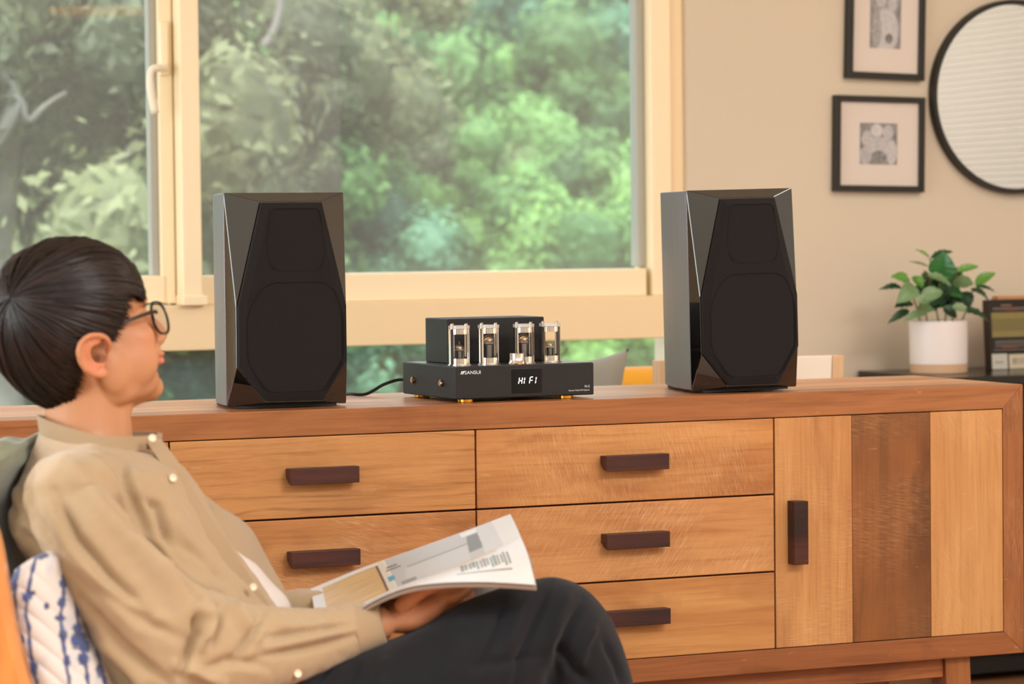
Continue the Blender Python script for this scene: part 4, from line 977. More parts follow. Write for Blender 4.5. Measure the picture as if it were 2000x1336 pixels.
# under shell
mb = MB(); nv = 30
v = []
for s_, off in ((1, -.006), (0, -.016)):
    for j in range(nv):
        for i in range(NA):
            al = 2*math.pi*i/NA; th = .001+(ENDS[i]-.02)*j/(nv-1); v.append(H(*(hsurf(th, al, off-.003*(j > nv-4)))))
f = []
for b in (0, NA*nv):
    f += [(b+j*NA+i, b+j*NA+(i+1) % NA, b+(j+1)*NA+(i+1) % NA, b+(j+1)*NA+i) for j in range(nv-1) for i in range(NA)]
f += [((nv-1)*NA+i, (nv-1)*NA+(i+1) % NA, NA*nv+(nv-1)*NA+(i+1) % NA, NA*nv+(nv-1)*NA+i) for i in range(NA)]
mb.add(v, f)
hv = mb.v; hfc = mb.f
rr = np.random.default_rng(3)
hb = MB(); 
CLM = []; NS = 7000; K = 11
sv = np.zeros((NS*K*3, 3)); sf = []
for k in range(NS):
    al0 = rr.uniform(0, 2*math.pi); th0 = rr.uniform(.0, 1)**1.1*.75*1.2
    sw = rr.normal(.12, .07)
    E_ = end_at(al0+sw); 
    if th0 > E_-.25: th0 = max(.02, E_-.45)
    clump = mnoise.noise(Vector((math.cos(al0)*11, math.sin(al0)*11, th0*1.5)))
    CLM.append(clump); L1 = E_+rr.normal(.0, .03)+.11*clump
    lift0 = rr.uniform(-.004, .0015)+.0062*clump
    ph = rr.uniform(0, 6)
    pts = []
    for j in range(K):
        u = j/(K-1); th = th0+(L1-th0)*u; al = al0+sw*u+.035*clump*math.sin(u*5+ph)
        pts.append(hsurf(th, al, lift0-.0035*max(0, u-.75)*4+.002*math.sin(u*3.1)))
    pts = np.array(pts)
    t = np.gradient(pts, axis=0); n = pts-HC; a = np.cross(t, n); a /= np.linalg.norm(a, axis=1)[:, None]+1e-9; n = np.cross(a, t); n /= np.linalg.norm(n, axis=1)[:, None]+1e-9
    wd = .0014*np.interp(np.linspace(0, 1, K), [0, .15, .7, 1], [.6, 1, .9, .08])[:, None]
    base = k*K*3
    sv[base:base+K*3:3] = pts-a*wd; sv[base+1:base+K*3:3] = pts+n*wd*.7; sv[base+2:base+K*3:3] = pts+a*wd
    for j in range(K-1):
        q = base+3*j
        sf += [(q, q+1, q+4, q+3), (q+1, q+2, q+5, q+4)]
sv = HV(sv)
me = bpy.data.meshes.new('hair'); nb = len(hv)
me.from_pydata([tuple(np.array(p)-PEL) for p in hv]+[tuple(p) for p in (sv-PEL)], [], hfc+[tuple(i+nb for i in q) for q in sf]); me.update()
hc_ = np.tile(np.array(lin((24, 16, 13))[:3]), (nb+NS*K*3, 1)); tv = np.repeat(rr.uniform(.3, 2.0, NS)*(1+.45*np.array(CLM)), K*3)[:, None]
hc_[nb:] = np.array(lin((27, 17, 13))[:3])*np.clip(tv, .3, 3.6); setcol(me, hc_)
link('hair', me, m_hair, PE, smooth=True)

# ------------------------------------------------------------------ glasses
GL = thing('glasses', 'thin dark rimmed glasses worn by the seated person', 'glasses', H(.09, 0, 0)); GLL = np.array(GL.location)
m_rim = mat('glasses_rim', (30, 26, 28), .25, spec=.6); m_len = glass_mat('lens', .03)
def gmb(mb, name, m, **k):
    mb.v = [tuple(np.array(v)-GLL) for v in mb.v]; return mb.build(name, m, GL, **k)
for s in (-1, 1):
    def rimp(a, r=1.0):
        x, z = math.cos(a), math.sin(a); e = 2.6
        rx = .0245*r*abs(x)**(2/e)*np.sign(x); rz = .0215*r*abs(z)**(2/e)*np.sign(z)
        yy = s*.034+rx; return H(.100-.10*yy*yy*9-.05*abs(rz), yy, -.008+rz)
    pts = [rimp(2*math.pi*i/40) for i in range(41)]
    gmb(MB().tube(pts, .0020, 8, cap=False), 'rim', m_rim, smooth=True)
    v = [rimp(2*math.pi*i/40, .985) for i in range(40)]; gmb(MB().add(v+[p+(HM@np.array([.0012, 0, 0])) for p in v], [tuple(range(40)), tuple(range(40, 80))]+[(i, (i+1) % 40, 40+(i+1) % 40, 40+i) for i in range(40)]), 'lens', m_len)
    gmb(MB().tube(cr_curve([H(.084, s*.058, .003), H(.076, s*.068, .006), H(.050, s*.074, .006), H(.020, s*.0765, .004), H(-.018, s*.077, .0), H(-.040, s*.075, -.016)], 24), .0027, 8), 'temple', m_rim, smooth=True)
gmb(MB().tube(cr_curve([H(.0995, -.010, -.003), H(.103, 0, .001), H(.0995, .010, -.003)], 8), .0013, 8), 'bridge', m_rim, smooth=True)
# ------------------------------------------------------------------ clothes
m_shirt = mat('khaki_cotton', (160, 134, 104), .85, spec=.2, bump=.35, bscale=900, sheen=.25, attr='Col')
m_tee = mat('white_tee', (206, 194, 186), .85)
m_trou = mat('black_twill', (24, 24, 27), .8, spec=.2, bump=.4, bscale=1000, sheen=.08)
m_btn = mat('button_cream', (226, 210, 180), .35)
def loft(rings, nseg=44, n=40, e=2.3):
    """rings: (px, py, dd, half width px, half depth m, axis angle deg in the image)"""
    Rg = cr_curve(rings, n); mb = MB()
    def fn(u, v):
        t = v*(n-1); i = min(int(t), n-2); k = t-i; r = Rg[i]*(1-k)+Rg[i+1]*k
        a = 2*math.pi*u; x, y = math.cos(a), math.sin(a); x = abs(x)**(2/e)*(1 if x >= 0 else -1); y = abs(y)**(2/e)*(1 if y >= 0 else -1)
        c = PP(r[0], r[1], r[2]); an = math.radians(r[5]); A = RT*math.cos(an)+UP*math.sin(an)
        return c+A*x*r[3]*pxm(r[0])+FW*y*r[4]
    mb.grid(fn, nseg, n, closeu=True); N = nseg
    mb.f += [tuple(range(N))[::-1], tuple(range((n-1)*N, n*N))]; return mb
def merge(*ms):
    o = MB()
    for m in ms: o.add(m.v, m.f)
    return o
# trunk of the shirt
trunk = loft([(203, 864, 0, 124, .080, -13), (203, 884, 0, 133, .104, -8), (194, 924, 0, 150, .165, 6), (194, 975, 0, 172, .180, 20), (240, 1050, 0, 172, .176, 25),
              (300, 1130, 0, 165, .172, 25), (350, 1212, 0, 172, .170, 24), (398, 1294, 0, 180, .172, 24), (440, 1374, 0, 180, .178, 22), (480, 1440, 0, 150, .172, 20)])
nearsl = loft([(122, 930, -.120, 66, .060, 15), (128, 975, -.165, 76, .062, 20), (168, 1050, -.205, 82, .066, 35), (235, 1140, -.225, 92, .070, 40), (315, 1225, -.235, 106, .074, 40),
               (385, 1275, -.235, 118, .072, 75), (470, 1272, -.215, 88, .072, 92), (560, 1262, -.175, 72, .062, 97), (650, 1243, -.125, 55, .052, 102), (712, 1226, -.095, 45, .043, 103), (748, 1216, -.082, 40, .039, 103)])
farsl = loft([(190, 935, .10, 60, .05, 20), (230, 985, .17, 66, .06, 30), (330, 1080, .20, 66, .06, 40), (430, 1170, .20, 62, .055, 50), (520, 1200, .18, 50, .055, 90), (590, 1195, .16, 44, .05, 92), (650, 1187, .128, 36, .042, 92)])
shd = MB().ell(PP(138, 968, -.155), (.066, .068, .060)).ell(PP(160, 932, -.10), (.072, .06, .036)).ell(PP(205, 935, .15), (.066, .066, .055))
sm = fuse(merge(trunk, nearsl, farsl, shd), 'shirt', .0042, 9, .5)
def folds(P, N, FL, side=-1):
    """press folds along polylines drawn over the garment (pixels), only on the side that faces the camera"""
    X, Y, D = PJ(P); fac = -(N@FW); k = smoothstep(-.05, .35, fac); d = np.zeros(len(P))
    for pl, amp, wd in FL:
        q = polydist(X, Y, pl)
        # fade at both ends
        (xa, ya), (xb, yb) = pl[0], pl[-1]; L = sum(math.hypot(pl[i+1][0]-pl[i][0], pl[i+1][1]-pl[i][1]) for i in range(len(pl)-1))
        e = np.minimum(np.hypot(X-xa, Y-ya), np.hypot(X-xb, Y-yb)); fe = .35+.65*smoothstep(0, .22*L, e)
        d += amp*np.exp(-(q/(wd*.78))**2)*fe
    return d*k, X, Y
P = co(sm); N = nrm(sm)
F_ = .001
FL = [([(125, 905), (200, 985), (290, 1085), (387, 1182)], 7*F_, 22), ([(150, 925), (215, 1010), (300, 1110), (372, 1195)], 6*F_, 22),
      ([(108, 960), (150, 1050), (215, 1130), (290, 1200)], -9*F_, 14), ([(100, 985), (130, 1060), (200, 1150), (270, 1230)], 6*F_, 20),
      ([(180, 960), (240, 1030), (330, 1110), (392, 1178)], -11*F_, 11),
      ([(170, 1130), (260, 1200), (360, 1250)], -5*F_, 16), ([(150, 1080), (220, 1150), (330, 1230)], 5*F_, 18),
      ([(385, 1190), (382, 1240), (362, 1290), (352, 1320)], -12*F_, 10), ([(400, 1180), (412, 1215), (400, 1260)], 9*F_, 14),
      ([(432, 1185), (428, 1222), (410, 1262)], -9*F_, 9), ([(455, 1180), (475, 1215), (500, 1240)], 8*F_, 15),
      ([(510, 1200), (490, 1240), (462, 1290)], -8*F_, 10), ([(535, 1200), (560, 1230), (640, 1225)], 6*F_, 16),
      ([(520, 1245), (590, 1235), (680, 1222)], -6*F_, 8), ([(500, 1285), (600, 1265), (700, 1240)], -5*F_, 9), ([(520, 1265), (600, 1250), (690, 1232)], 5*F_, 10),
      ([(400, 1310), (450, 1290), (520, 1300)], -6*F_, 12), ([(350, 1300), (380, 1310), (430, 1336)], 8*F_, 14),
      ([(285, 980), (310, 990), (318, 1030), (330, 1065)], -9*F_, 9), ([(255, 930), (275, 985), (300, 1050), (330, 1100)], 6*F_, 15),
      ([(235, 900), (250, 960), (280, 1030)], -5*F_, 12), ([(330, 1000), (370, 1060), (420, 1130)], 4*F_, 22), ([(180, 880), (220, 940), (250, 1010)], 5*F_, 16),
      ([(60, 900), (48, 950), (62, 1010), (100, 1060)], -7*F_, 12), ([(30, 935), (28, 1000), (50, 1060)], 6*F_, 14), ([(20, 960), (40, 1030), (80, 1080)], -5*F_, 10),
      ([(160, 1170), (240, 1260), (330, 1336)], -7*F_, 12), ([(190, 1240), (260, 1310), (300, 1350)], 6*F_, 12), ([(215, 1285), (250, 1330)], -6*F_, 8),
      ([(300, 1100), (380, 1140), (450, 1160)], 4*F_, 20), ([(350, 1060), (410, 1110), (450, 1150)], -4*F_, 12)]
d, X, Y = folds(P, N, FL)
d = d*1.75+.0030*vnoise(P, 13, 2)+.0028*np.abs(vnoise(P, 26, 5))+.0010*vnoise(P, 70, 9)
P = P+N*d[:, None]
setco(sm, P-PEL)
cc = np.tile(np.array(lin((172, 146, 112))[:3]), (len(P), 1))
shoulder_light = smoothstep(58, 30, polydist(X, Y, [(60, 900), (105, 862), (150, 848)]))[:, None]  # window light on the near shoulder, painted paler into the shirt colour
cc = cc*(1-.35*shoulder_light)+np.array(lin((214, 190, 165))[:3])*.35*shoulder_light
setcol(sm, cc)
sh = link('shirt', sm, m_shirt, PE, smooth=True)
def ribbon(pts, nrmdir, width, thick, n=40, wob=0):
    """flat strip swept along 3-D points; nrmdir points out of the cloth"""
    C_ = cr_curve(pts, n); W_ = np.interp(np.linspace(0, 1, n), np.linspace(0, 1, len(width)), width)
    mb = MB(); v = []
    for i in range(n):
        t = C_[min(i+1, n-1)]-C_[max(i-1, 0)]; t /= np.linalg.norm(t); nn = nrmdir(i/(n-1)) if callable(nrmdir) else np.array(nrmdir); nn = nn-t*np.dot(nn, t); nn /= np.linalg.norm(nn); b = np.cross(t, nn)
        wv = wob*math.sin(i*1.7)
        for s_, h in ((-1, 0), (-1, 1), (-.5, 1.35), (.5, 1.35), (1, 1), (1, 0)): v.append(C_[i]+b*s_*W_[i]/2+nn*(h*thick+wv))
    f = [(6*i+j, 6*i+(j+1) % 6, 6*(i+1)+(j+1) % 6, 6*(i+1)+j) for i in range(n-1) for j in range(6)]+[tuple(range(6))[::-1], tuple(range(6*(n-1), 6*n))]
    return mb.add(v, f)
m_shirtp = mat('khaki_cotton_plain', (166, 140, 108), .85, spec=.2, bump=.35, bscale=900, sheen=.25)
# collar stand: a band round the neck, higher at the back
mb = MB()
def colf(u, v):
    a = math.radians(20)+u*math.radians(330)        # opens at the front
    ca, sa = math.cos(a), math.sin(a)
    k = (1-ca)/2                                    # 0 front, 1 back
    rx = (128+4*v)*(.94); rd = .080-.004*v
    cx = 197-2*v; base = np.interp(k, [0, .5, 1], [872, 868, 846]); hgt = np.interp(k, [0, .5, 1], [28, 28, 36])
    near = max(0, -sa); base += 12*near
    px = cx+rx*ca; py = base-hgt*v
    return PP(px, py, rd*sa)
mb.grid(lambda u, v: colf(u, v), 70, 6); 
off = [np.array(p) for p in mb.v]; cxyz = PP(200, 860, 0)
inner = [p+(cxyz-p)*np.array([.035, .035, 0]) for p in off]; n0 = len(off)
mb.v += [tuple(p) for p in inner]; fo = list(mb.f); mb.f += [tuple(i+n0 for i in q)[::-1] for q in fo]
for j in (0, 5): mb.f += [(j*70+i, j*70+i+1, n0+j*70+i+1, n0+j*70+i) for i in range(69)]
for i in (0, 69): mb.f += [(j*70+i, (j+1)*70+i, n0+(j+1)*70+i, n0+j*70+i) for j in range(5)]
pmb(mb, 'collar', m_shirtp, sh, smooth='auto').parent = sh
sdir = lambda t: -FW*.8+RT*.55+UP*.25
pl = [PP(300, 862, -.050), PP(330, 905, -.075), PP(352, 945, -.085), (PP(385, 1000, -.095)), PP(420, 1050, -.100), PP(452, 1100, -.098), PP(485, 1150, -.09), PP(520, 1200, -.08)]
pmb(ribbon(pl, sdir, [.022, .026, .027, .026, .026, .026, .024], .0022, 60), 'placket', m_shirtp, sh, smooth='auto')
# far front panel, hanging open and bulging
pin = [(318, 868, -.02), (352, 925, -.02), (376, 968, -.01), (408, 1010, .0), (441, 1070, -.02), (466, 1124, -.02), (518, 1180, .02)]
pout = [(322, 866, .0), (358, 932, .02), (384, 962, .06), (432, 990, .09), (478, 1022, .11), (512, 1068, .12), (540, 1120, .11), (572, 1190, .10)]
A_, B_ = cr_curve(pin, 40), cr_curve(pout, 40)
def fpan(s):
    def fn(u, v):
        i = v*39; k = int(min(i, 38)); t = i-k; a = A_[k]*(1-t)+A_[k+1]*t; b = B_[k]*(1-t)+B_[k+1]*t; q = a*(1-u)+b*u
        bul = math.sin(math.pi*u)*10*math.sin(math.pi*min(1, v*1.1)); return PP(q[0]+bul*.75+2.5*math.sin(v*17+u*4), q[1]-bul*.5, q[2]-.03*math.sin(math.pi*u)+s)
    return fn
mb = MB(); mb.grid(fpan(0), 24, 50); mb.grid(fpan(.003), 24, 50); pmb(mb, 'front_panel', m_shirtp, sh, smooth=True)
pmb(loft([(350, 985, .02, 20, .05, 25), (385, 1050, .03, 46, .06, 25), (420, 1095, .03, 58, .065, 25), (465, 1160, .03, 66, .07, 25), (500, 1210, .03, 72, .07, 25), (510, 1270, .03, 60, .07, 25)], 30, 30), 'undershirt', m_tee, PE, smooth=True)
for q in ((297, 856, -.078), (337, 934, -.118), (494, 1147, -.118), (581, 1316, -.215)):
    c = PP(*q); nn = -FW*.85+RT*.4+UP*.2; b = MB().lathe([(.0, .0022), (.0035, .0022), (.0048, .0028), (.0056, .0020), (.0056, 0), (0, 0)], 18, cap=False)
    M_ = np.array(Vector(nn).to_track_quat('Z', 'Y').to_matrix()); b.v = [tuple(M_@np.array(v)+c) for v in b.v]; pmb(b, 'button', m_btn, sh, smooth='auto')
# cuff band
cf = loft([(700, 1229, -.100, 47, .045, 103), (722, 1223, -.092, 45, .044, 103), (746, 1216, -.084, 43, .042, 103), (748.5, 1215.5, -.083, 39, .038, 103)], 40, 14); pmb(cf, 'cuff', m_shirtp, sh, smooth='auto')

# trousers
th = loft([(440, 1420, -.085, 150, .125, 92), (560, 1420, -.098, 140, .122, 97), (700, 1398, -.102, 121, .110, 106), (830, 1350, -.098, 116, .104, 113), (950, 1286, -.09, 116, .098, 116), (1030, 1256, -.075, 118, .092, 108), (1075, 1248, -.065, 114, .086, 80)], 44, 44, 2.1)
kn = loft([(1030, 1262, -.07, 112, .088, 110), (1070, 1246, -.065, 118, .090, 85), (1098, 1262, -.060, 112, .088, 50), (1122, 1320, -.055, 106, .084, 22), (1144, 1400, -.05, 104, .08, 14), (1180, 1540, -.045, 96, .076, 11), (1215, 1740, -.04, 84, .072, 9)], 44, 44, 2.1)
lo = loft([(440, 1430, .09, 150, .12, 88), (600, 1445, .09, 128, .115, 90), (800, 1455, .09, 118, .108, 90), (960, 1462, .08, 112, .1, 75), (1005, 1520, .07, 104, .092, 25), (1000, 1700, .06, 92, .084, 0), (985, 1930, .06, 78, .074, 0)], 40, 44, 2.1)
tm = fuse(merge(th, kn, lo), 'trousers', .0060, 6, .5)
P = co(tm); N = nrm(tm)
FL = [([(1075, 1140), (1050, 1200), (1020, 1280), (1005, 1336)], -5*F_, 9), ([(1040, 1150), (1010, 1210), (985, 1280)], 4*F_, 14), ([(985, 1180), (960, 1250), (930, 1310)], -4*F_, 9),
      ([(1140, 1170), (1110, 1230), (1090, 1300), (1085, 1345)], -6*F_, 10), ([(1115, 1150), (1088, 1215), (1065, 1290)], 4*F_, 12), ([(1165, 1215), (1140, 1260), (1128, 1320)], 5*F_, 12),
      ([(1090, 1262), (1110, 1290), (1150, 1336)], -7*F_, 12), ([(700, 1300), (690, 1330), (670, 1350)], -4*F_, 8), ([(760, 1280), (745, 1320), (735, 1350)], 3*F_, 12), ([(640, 1310), (620, 1336)], -4*F_, 8),
      ([(905, 1235), (880, 1290), (850, 1340)], 3*F_, 16), ([(1180, 1250), (1205, 1300), (1215, 1336)], -4*F_, 9), ([(930, 1300), (1000, 1290), (1060, 1280)], -3*F_, 10)]
d, X, Y = folds(P, N, FL); d = d*2.0+.0026*vnoise(P, 13, 8)+.0007*vnoise(P, 40, 1)
setco(tm, P+N*d[:, None]-PEL); link('trousers', tm, m_trou, PE, smooth=True)
# shoes rest on the floor
for px_, dd_ in ((1195, -.04), (985, .06)):
    A = PP(px_, 1900, dd_); A[2] = 0; s_ = MB(); F2_ = np.array([.93, .36, 0])
    def shf(u, v):
        a = 2*math.pi*u; x = -.07+.27*v; w_ = .042*math.sin(math.pi*min(1, v*.94+.05))**.35; h_ = .085*(1-v)**.9+.04*(1-(v-.0)**6)*min(1, v*8+.4)
        return A+F2_*x+np.array([-F2_[1], F2_[0], 0])*w_*math.cos(a)+np.array([0, 0, 1])*(h_/2+h_/2*math.sin(a))
    s_.grid(shf, 24, 24, closeu=True); s_.f += [tuple(range(24))[::-1], tuple(range(23*24, 24*24))]
    pmb(s_, 'shoe', m_rub, smooth=True)

# ------------------------------------------------------------------ lounge chair, its cushions and the patterned pillow
m_owood = mat('honey_wood', (206, 132, 66), .32, spec=.5, var=.12, vscale=6, stretch=(12, 12, 2), coat=.3)
m_ogrn = mat('sage_cloth', (128, 130, 104), .85, bump=.4, bscale=700, sheen=.3, var=.06, vscale=30)
bcn = PP(60, 1250, .10); LC = thing('lounge_chair', 'low lounge chair with honey wood frame and sage green cushions under the seated person', 'chair', (bcn[0], bcn[1], 0)); LCL = np.array(LC.location)
def lmb(mb, name, m, **k):
    mb.v = [tuple(np.array(v)-LCL) for v in mb.v]; return mb.build(name, m, LC, **k)
for dd in (-.30, .36):
    lmb(ribbon([PP(-105, 950, dd), PP(-60, 1060, dd), PP(-38, 1180, dd), PP(-14, 1290, dd), PP(26, 1400, dd), PP(150, 1560, dd), PP(330, 1700, dd)], RT*.95+UP*.3, [.05]*6, .030, 60), 'frame_side', m_owood, smooth='auto')
    lmb(ribbon([PP(330, 1690, dd), PP(560, 1690, dd), PP(800, 1660, dd)], UP, [.05]*3, .03, 20), 'seat_rail', m_owood, smooth='auto')
    for px_ in (200, 800):
        a = PP(px_, 1680, dd); lmb(MB().tube([a, (a[0], a[1], 0)], [.022, .017], 14), 'leg', m_owood, smooth='auto')
def soft(rings, **k): return loft(rings, 48, 40, 3.2)
bc = fuse(soft([(34, 856, .10, 46, .20, 6), (14, 890, .10, 66, .24, 2), (-20, 960, .10, 62, .25, 6), (-22, 1060, .10, 56, .25, 10), (30, 1190, .10, 60, .25, 18), (110, 1330, .10, 66, .25, 25), (190, 1450, .10, 66, .24, 30)]), 'back_cushion', .006, 5)
P = co(bc); N = nrm(bc); X, Y, D = PJ(P)
d = .0035*np.sin((X*.55+Y*.9)*.22)*smoothstep(960, 860, Y)+.002*vnoise(P, 18, 4); setco(bc, P+N*d[:, None]-LCL); o = link('back_cushion', bc, m_ogrn, LC, smooth=True)
lmb(fuse_mb if False else soft([(210, 1590, .05, 90, .27, 88), (420, 1600, .05, 90, .28, 88), (700, 1590, .05, 86, .28, 88), (800, 1585, .05, 60, .26, 88)]), 'seat_cushion', m_ogrn, smooth='auto')
# shibori pillow wedged between the chair side and the person's back
LE = cr_curve([(30, 1112), (16, 1150), (17, 1200), (26, 1260), (48, 1330), (85, 1400), (140, 1470)], 60); RE = cr_curve([(118, 1070), (134, 1100), (150, 1165), (176, 1240), (206, 1300), (240, 1360), (300, 1430)], 60)
def pil(s):
    def fn(u, v):
        i = v*59; k = int(min(i, 58)); t = i-k; a = LE[k]*(1-t)+LE[k+1]*t; b = RE[k]*(1-t)+RE[k+1]*t; q = a*(1-u)+b*u
        x, y = 2*u-1, 2*v-1; h = ((1-x**2)**.5 if abs(x) < 1 else 0)*((1-abs(y)**5))**.5
        th_ = (.055 if s < 0 else .06)*h; quilt = .0032*abs(math.sin((q[1]-.62*q[0])*.075+.5*math.sin(q[0]*.03)))**.6*h if s < 0 else 0
        return PP(q[0]+(4*math.sin(v*22) if 0 < u < 1 else 0)*abs(x), q[1]-7*math.sin(math.pi*u)*(1-v)**3, -.235+s*(th_+quilt)+.10*(x*.2))
    return fn
mb = MB(); mb.grid(pil(-1), 90, 130); mb.grid(pil(1), 90, 130); pme = weld(mb, 'pillow', .0004)
P = co(pme); X, Y, D = PJ(P)
ink = np.zeros(len(P)); ink2 = np.zeros(len(P))
LINES = [[(70, 1090), (62, 1120), (52, 1165), (50, 1200), (56, 1225), (58, 1260), (64, 1300), (72, 1336)], [(36, 1105), (30, 1140), (29, 1180), (34, 1230), (42, 1255)], [(125, 1125), (124, 1165), (118, 1205), (123, 1250), (128, 1290), (136, 1336)],
         [(148, 1175), (152, 1210), (156, 1240), (165, 1280), (172, 1336)], [(18, 1130), (17, 1170), (24, 1215)], [(190, 1270), (196, 1300), (206, 1336)], [(34, 1240), (40, 1275), (48, 1310)], [(128, 1085), (132, 1115)]]
wn_ = vnoise(np.stack([X/14, Y/14, X*0], 1), 1, 3); wn2 = vnoise(np.stack([X/5, Y/5, X*0], 1), 1, 9)
for ln_ in LINES:
    q = polydist(X, Y, ln_); ink = np.maximum(ink, smoothstep(5.0+3.4*wn_, 2.4+2.4*wn_, q))
for cx_, cy_, rx_, ry_ in ((80, 1084, 10, 6), (52, 1166, 8, 8), (60, 1158, 8, 3), (124, 1140, 7, 6), (121, 1176, 6, 8), (118, 1207, 8, 5), (123, 1240, 6, 10), (152, 1226, 8, 6), (154, 1250, 13, 12), (164, 1262, 9, 10), (163, 1286, 9, 9), (38, 1250, 7, 12), (66, 1305, 6, 12), (132, 1290, 4, 9), (24, 1135, 5, 14), (91, 1184, 4, 5), (196, 1310, 6, 10)):
    q = np.sqrt(((X-cx_)/rx_/1.35)**2+((Y-cy_)/ry_/1.35)**2)+.35*wn2+.2*wn_; ink = np.maximum(ink, smoothstep(1.15, .85, q))
pc_ = np.tile(np.array(lin((212, 202, 192))[:3]), (len(P), 1)); k = ink[:, None]*.95
pc_ = pc_*(1-k)+(np.array(lin((44, 64, 118))[:3])*(.6+.6*np.clip(wn_+.5, 0, 1))[:, None])*k
g_ = (smoothstep(.15, .5, vnoise(np.stack([X/30, Y/60, X*0], 1), 1, 20))*.25)[:, None]; pc_ = pc_*(1-g_)+np.array(lin((150, 166, 190))[:3])*g_
setcol(pme, pc_); c0 = P.mean(0); setco(pme, P-c0); o = link('pillow', pme, mat('shibori_cotton', (230, 220, 210), .85, attr='Col', bump=.3, bscale=500, sheen=.2), None, smooth=True); o.location = c0
tag(o, 'white quilted pillow with indigo tie-dye lines tucked behind the seated person', 'pillow')

# ------------------------------------------------------------------ magazine
MG = thing('magazine', 'open magazine held on the crossed leg by the seated person', 'magazine', PP(820, 1130, 0)); MGL = np.array(MG.location)
SPN = cr_curve([(620, 1226, -.02), (690, 1192, -.022), (760, 1158, -.024), (830, 1130, -.026), (900, 1102, -.028), (960, 1076, -.03), (1018, 1050, -.03)], 60)
TOPE = cr_curve([(607, 1150, .15), (700, 1112, .155), (800, 1076, .16), (900, 1040, .165), (997, 1004, .17)], 60)
NEAR = cr_curve([(628, 1229, -.06), (690, 1197, -.105), (745, 1167, -.14), (800, 1147, -.165), (860, 1139, -.18), (930, 1137, -.19), (990, 1139, -.195), (1046, 1143, -.20)], 60)
def page(Aa, Bb, bul, off=0.0, sh_=(0, 0)):
    def fn(u, v):        # u along the spine, v spine to edge
        i = u*59; k = int(min(i, 58)); t = i-k; a = Aa[k]*(1-t)+Aa[k+1]*t; b = Bb[k]*(1-t)+Bb[k+1]*t; q = a*(1-v)+b*v
        return PP(q[0]+sh_[0]*v, q[1]-bul*math.sin(math.pi*v)*(.3+.7*u)+off+sh_[1]*v, q[2])
    return fn
def page_obj(Aa, Bb, bul, off, name, colfn, nu=150, nv=60, thick=0, sh_=(0, 0), m=None):
    mb = MB(); mb.grid(page(Aa, Bb, bul, off, sh_), nu, nv)
    if thick:
        n0 = len(mb.v); mb.grid(page(Aa, Bb, bul, off+thick, sh_), nu, nv)
        B = [i for i in range(nu)]+[j*nu+nu-1 for j in range(1, nv)]+[(nv-1)*nu+i for i in range(nu-2, -1, -1)]+[j*nu for j in range(nv-2, 0, -1)]
        mb.f += [(B[i], B[(i+1) % len(B)], n0+B[(i+1) % len(B)], n0+B[i]) for i in range(len(B))]
    me = bpy.data.meshes.new(name); me.from_pydata([tuple(np.array(p)-MGL) for p in mb.v], [], mb.f); me.update()
    n1 = nu*nv; U = np.tile(np.linspace(0, 1, nu), nv); V = np.repeat(np.linspace(0, 1, nv), nu); c = colfn(U, V)
    c = c*.80
    if thick: c = np.vstack([c, np.tile(np.array(lin((196, 190, 184))[:3]), (n1, 1))])
    setcol(me, c); return link(name, me, m or m_paper, MG, smooth=True)
m_paper = mat('coated_paper', (230, 225, 220), .35, spec=.4, attr='Col')
def rects(U, V, base, RS):
    c = np.tile(np.array(lin(base)[:3]), (len(U), 1))
    for u0, v0, u1, v1, col, *s in RS:
        sk = s[0] if s else 0; uu = U-sk*V; k = ((uu > u0) & (uu < u1) & (V > v0) & (V < v1))
        c[k] = np.array(lin(col)[:3])
    return c
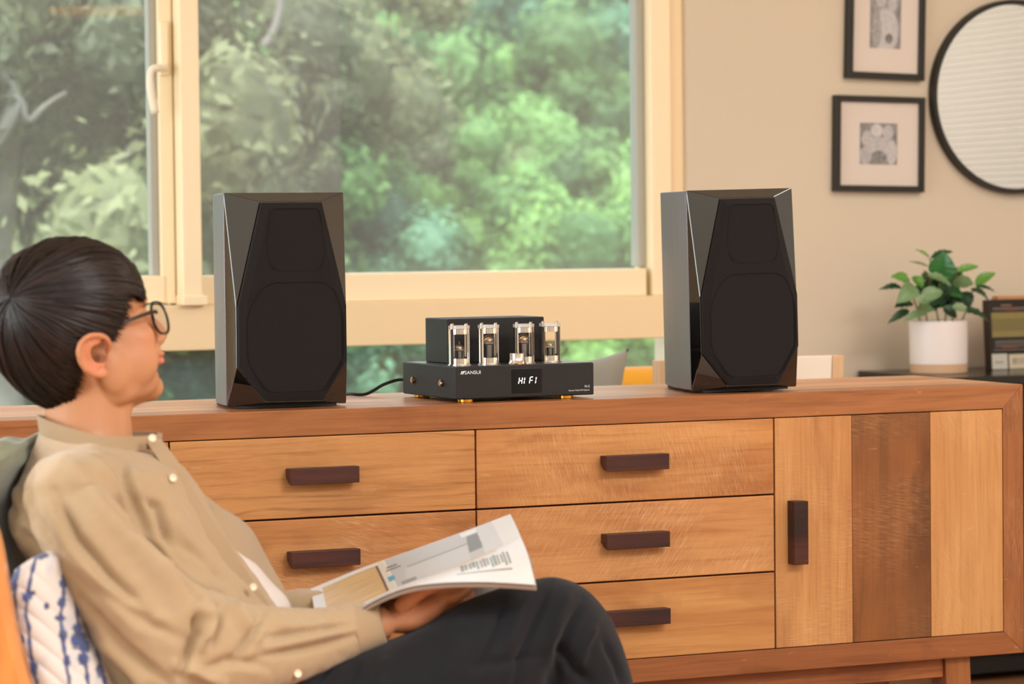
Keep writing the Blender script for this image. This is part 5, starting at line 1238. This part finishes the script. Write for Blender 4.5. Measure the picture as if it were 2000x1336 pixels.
def farpage(U, V):
    c = rects(U, V, (230, 226, 222), [(.055, .06, .335, .90, (214, 176, 120)), (.325, .06, .338, .9, (120, 84, 56)), (.34, .0, .37, 1, (226, 214, 190)), (.375, .0, .90, 1, (196, 192, 188)),
        (.40, .52, .80, .56, (150, 146, 142), .10), (.42, .0, .72, .50, (206, 202, 198), .04), (.72, .22, .80, .78, (128, 124, 120), .05), (.40, .06, .47, .16, (150, 148, 146)),
        (.74, .80, .84, .97, (238, 234, 230)), (.80, .0, .90, .98, (214, 210, 206), .02), (.90, 0, 1, 1, (232, 227, 220)), (.355, .30, .385, .44, (90, 170, 200)), (.36, .62, .43, .66, (110, 106, 100)), (.37, .70, .42, .74, (90, 88, 84))])
    k = ((U > .055) & (U < .325) & (V > .06) & (V < .9)); g = np.array([mnoise.noise(Vector((u*6, v*30, 1))) for u, v in zip(U[k], V[k])]); c[k] = c[k]*(1+.22*g)[:, None]
    return c
def nearpage(U, V):
    c = rects(U, V, (234, 229, 223), [(.60, .0, .86, .10, (228, 200, 160))])
    for k in range(14):
        u0 = .66+.018*k; m_ = (U > u0) & (U < u0+.012) & (V > .22+.02*(k % 3)) & (V < .62-.03*(k % 4)); c[m_] = np.array(lin((150-6*(k % 5), 138, 124))[:3])
    m_ = (U > .64) & (U < .90) & (V > .68) & (V < .72); c[m_] = np.array(lin((120, 112, 104))[:3]); return c
blank = lambda U, V: rects(U, V, (226, 221, 215), [])
page_obj(SPN, TOPE, 2, 0, 'far_page', farpage, 260, 70, thick=2.5)
page_obj(SPN, NEAR, 10, 0, 'near_page', nearpage, 260, 60, thick=.8)
NEAR2 = NEAR+np.array([1.0, 1.6, .001])*np.linspace(.6, 1, 60)[:, None]; page_obj(SPN, NEAR2, 10, 1.2, 'page_block', blank, 120, 20, thick=7.5, sh_=(1, 0))
dark = lambda U, V: rects(U, V, (34, 38, 46), [(.60, .4, .63, 1, (120, 122, 126)), (.0, 0, .5, 1, (200, 195, 190))])
SP2 = SPN+np.array([2, 3, .01]); CV = cr_curve([(660, 1196, .03), (760, 1160, .05), (850, 1180, .06), (925, 1180, .06), (975, 1156, .05), (1042, 1106, .04)], 60)
page_obj(SP2, CV, 0, 0, 'back_cover', dark, 120, 24, thick=1.0)
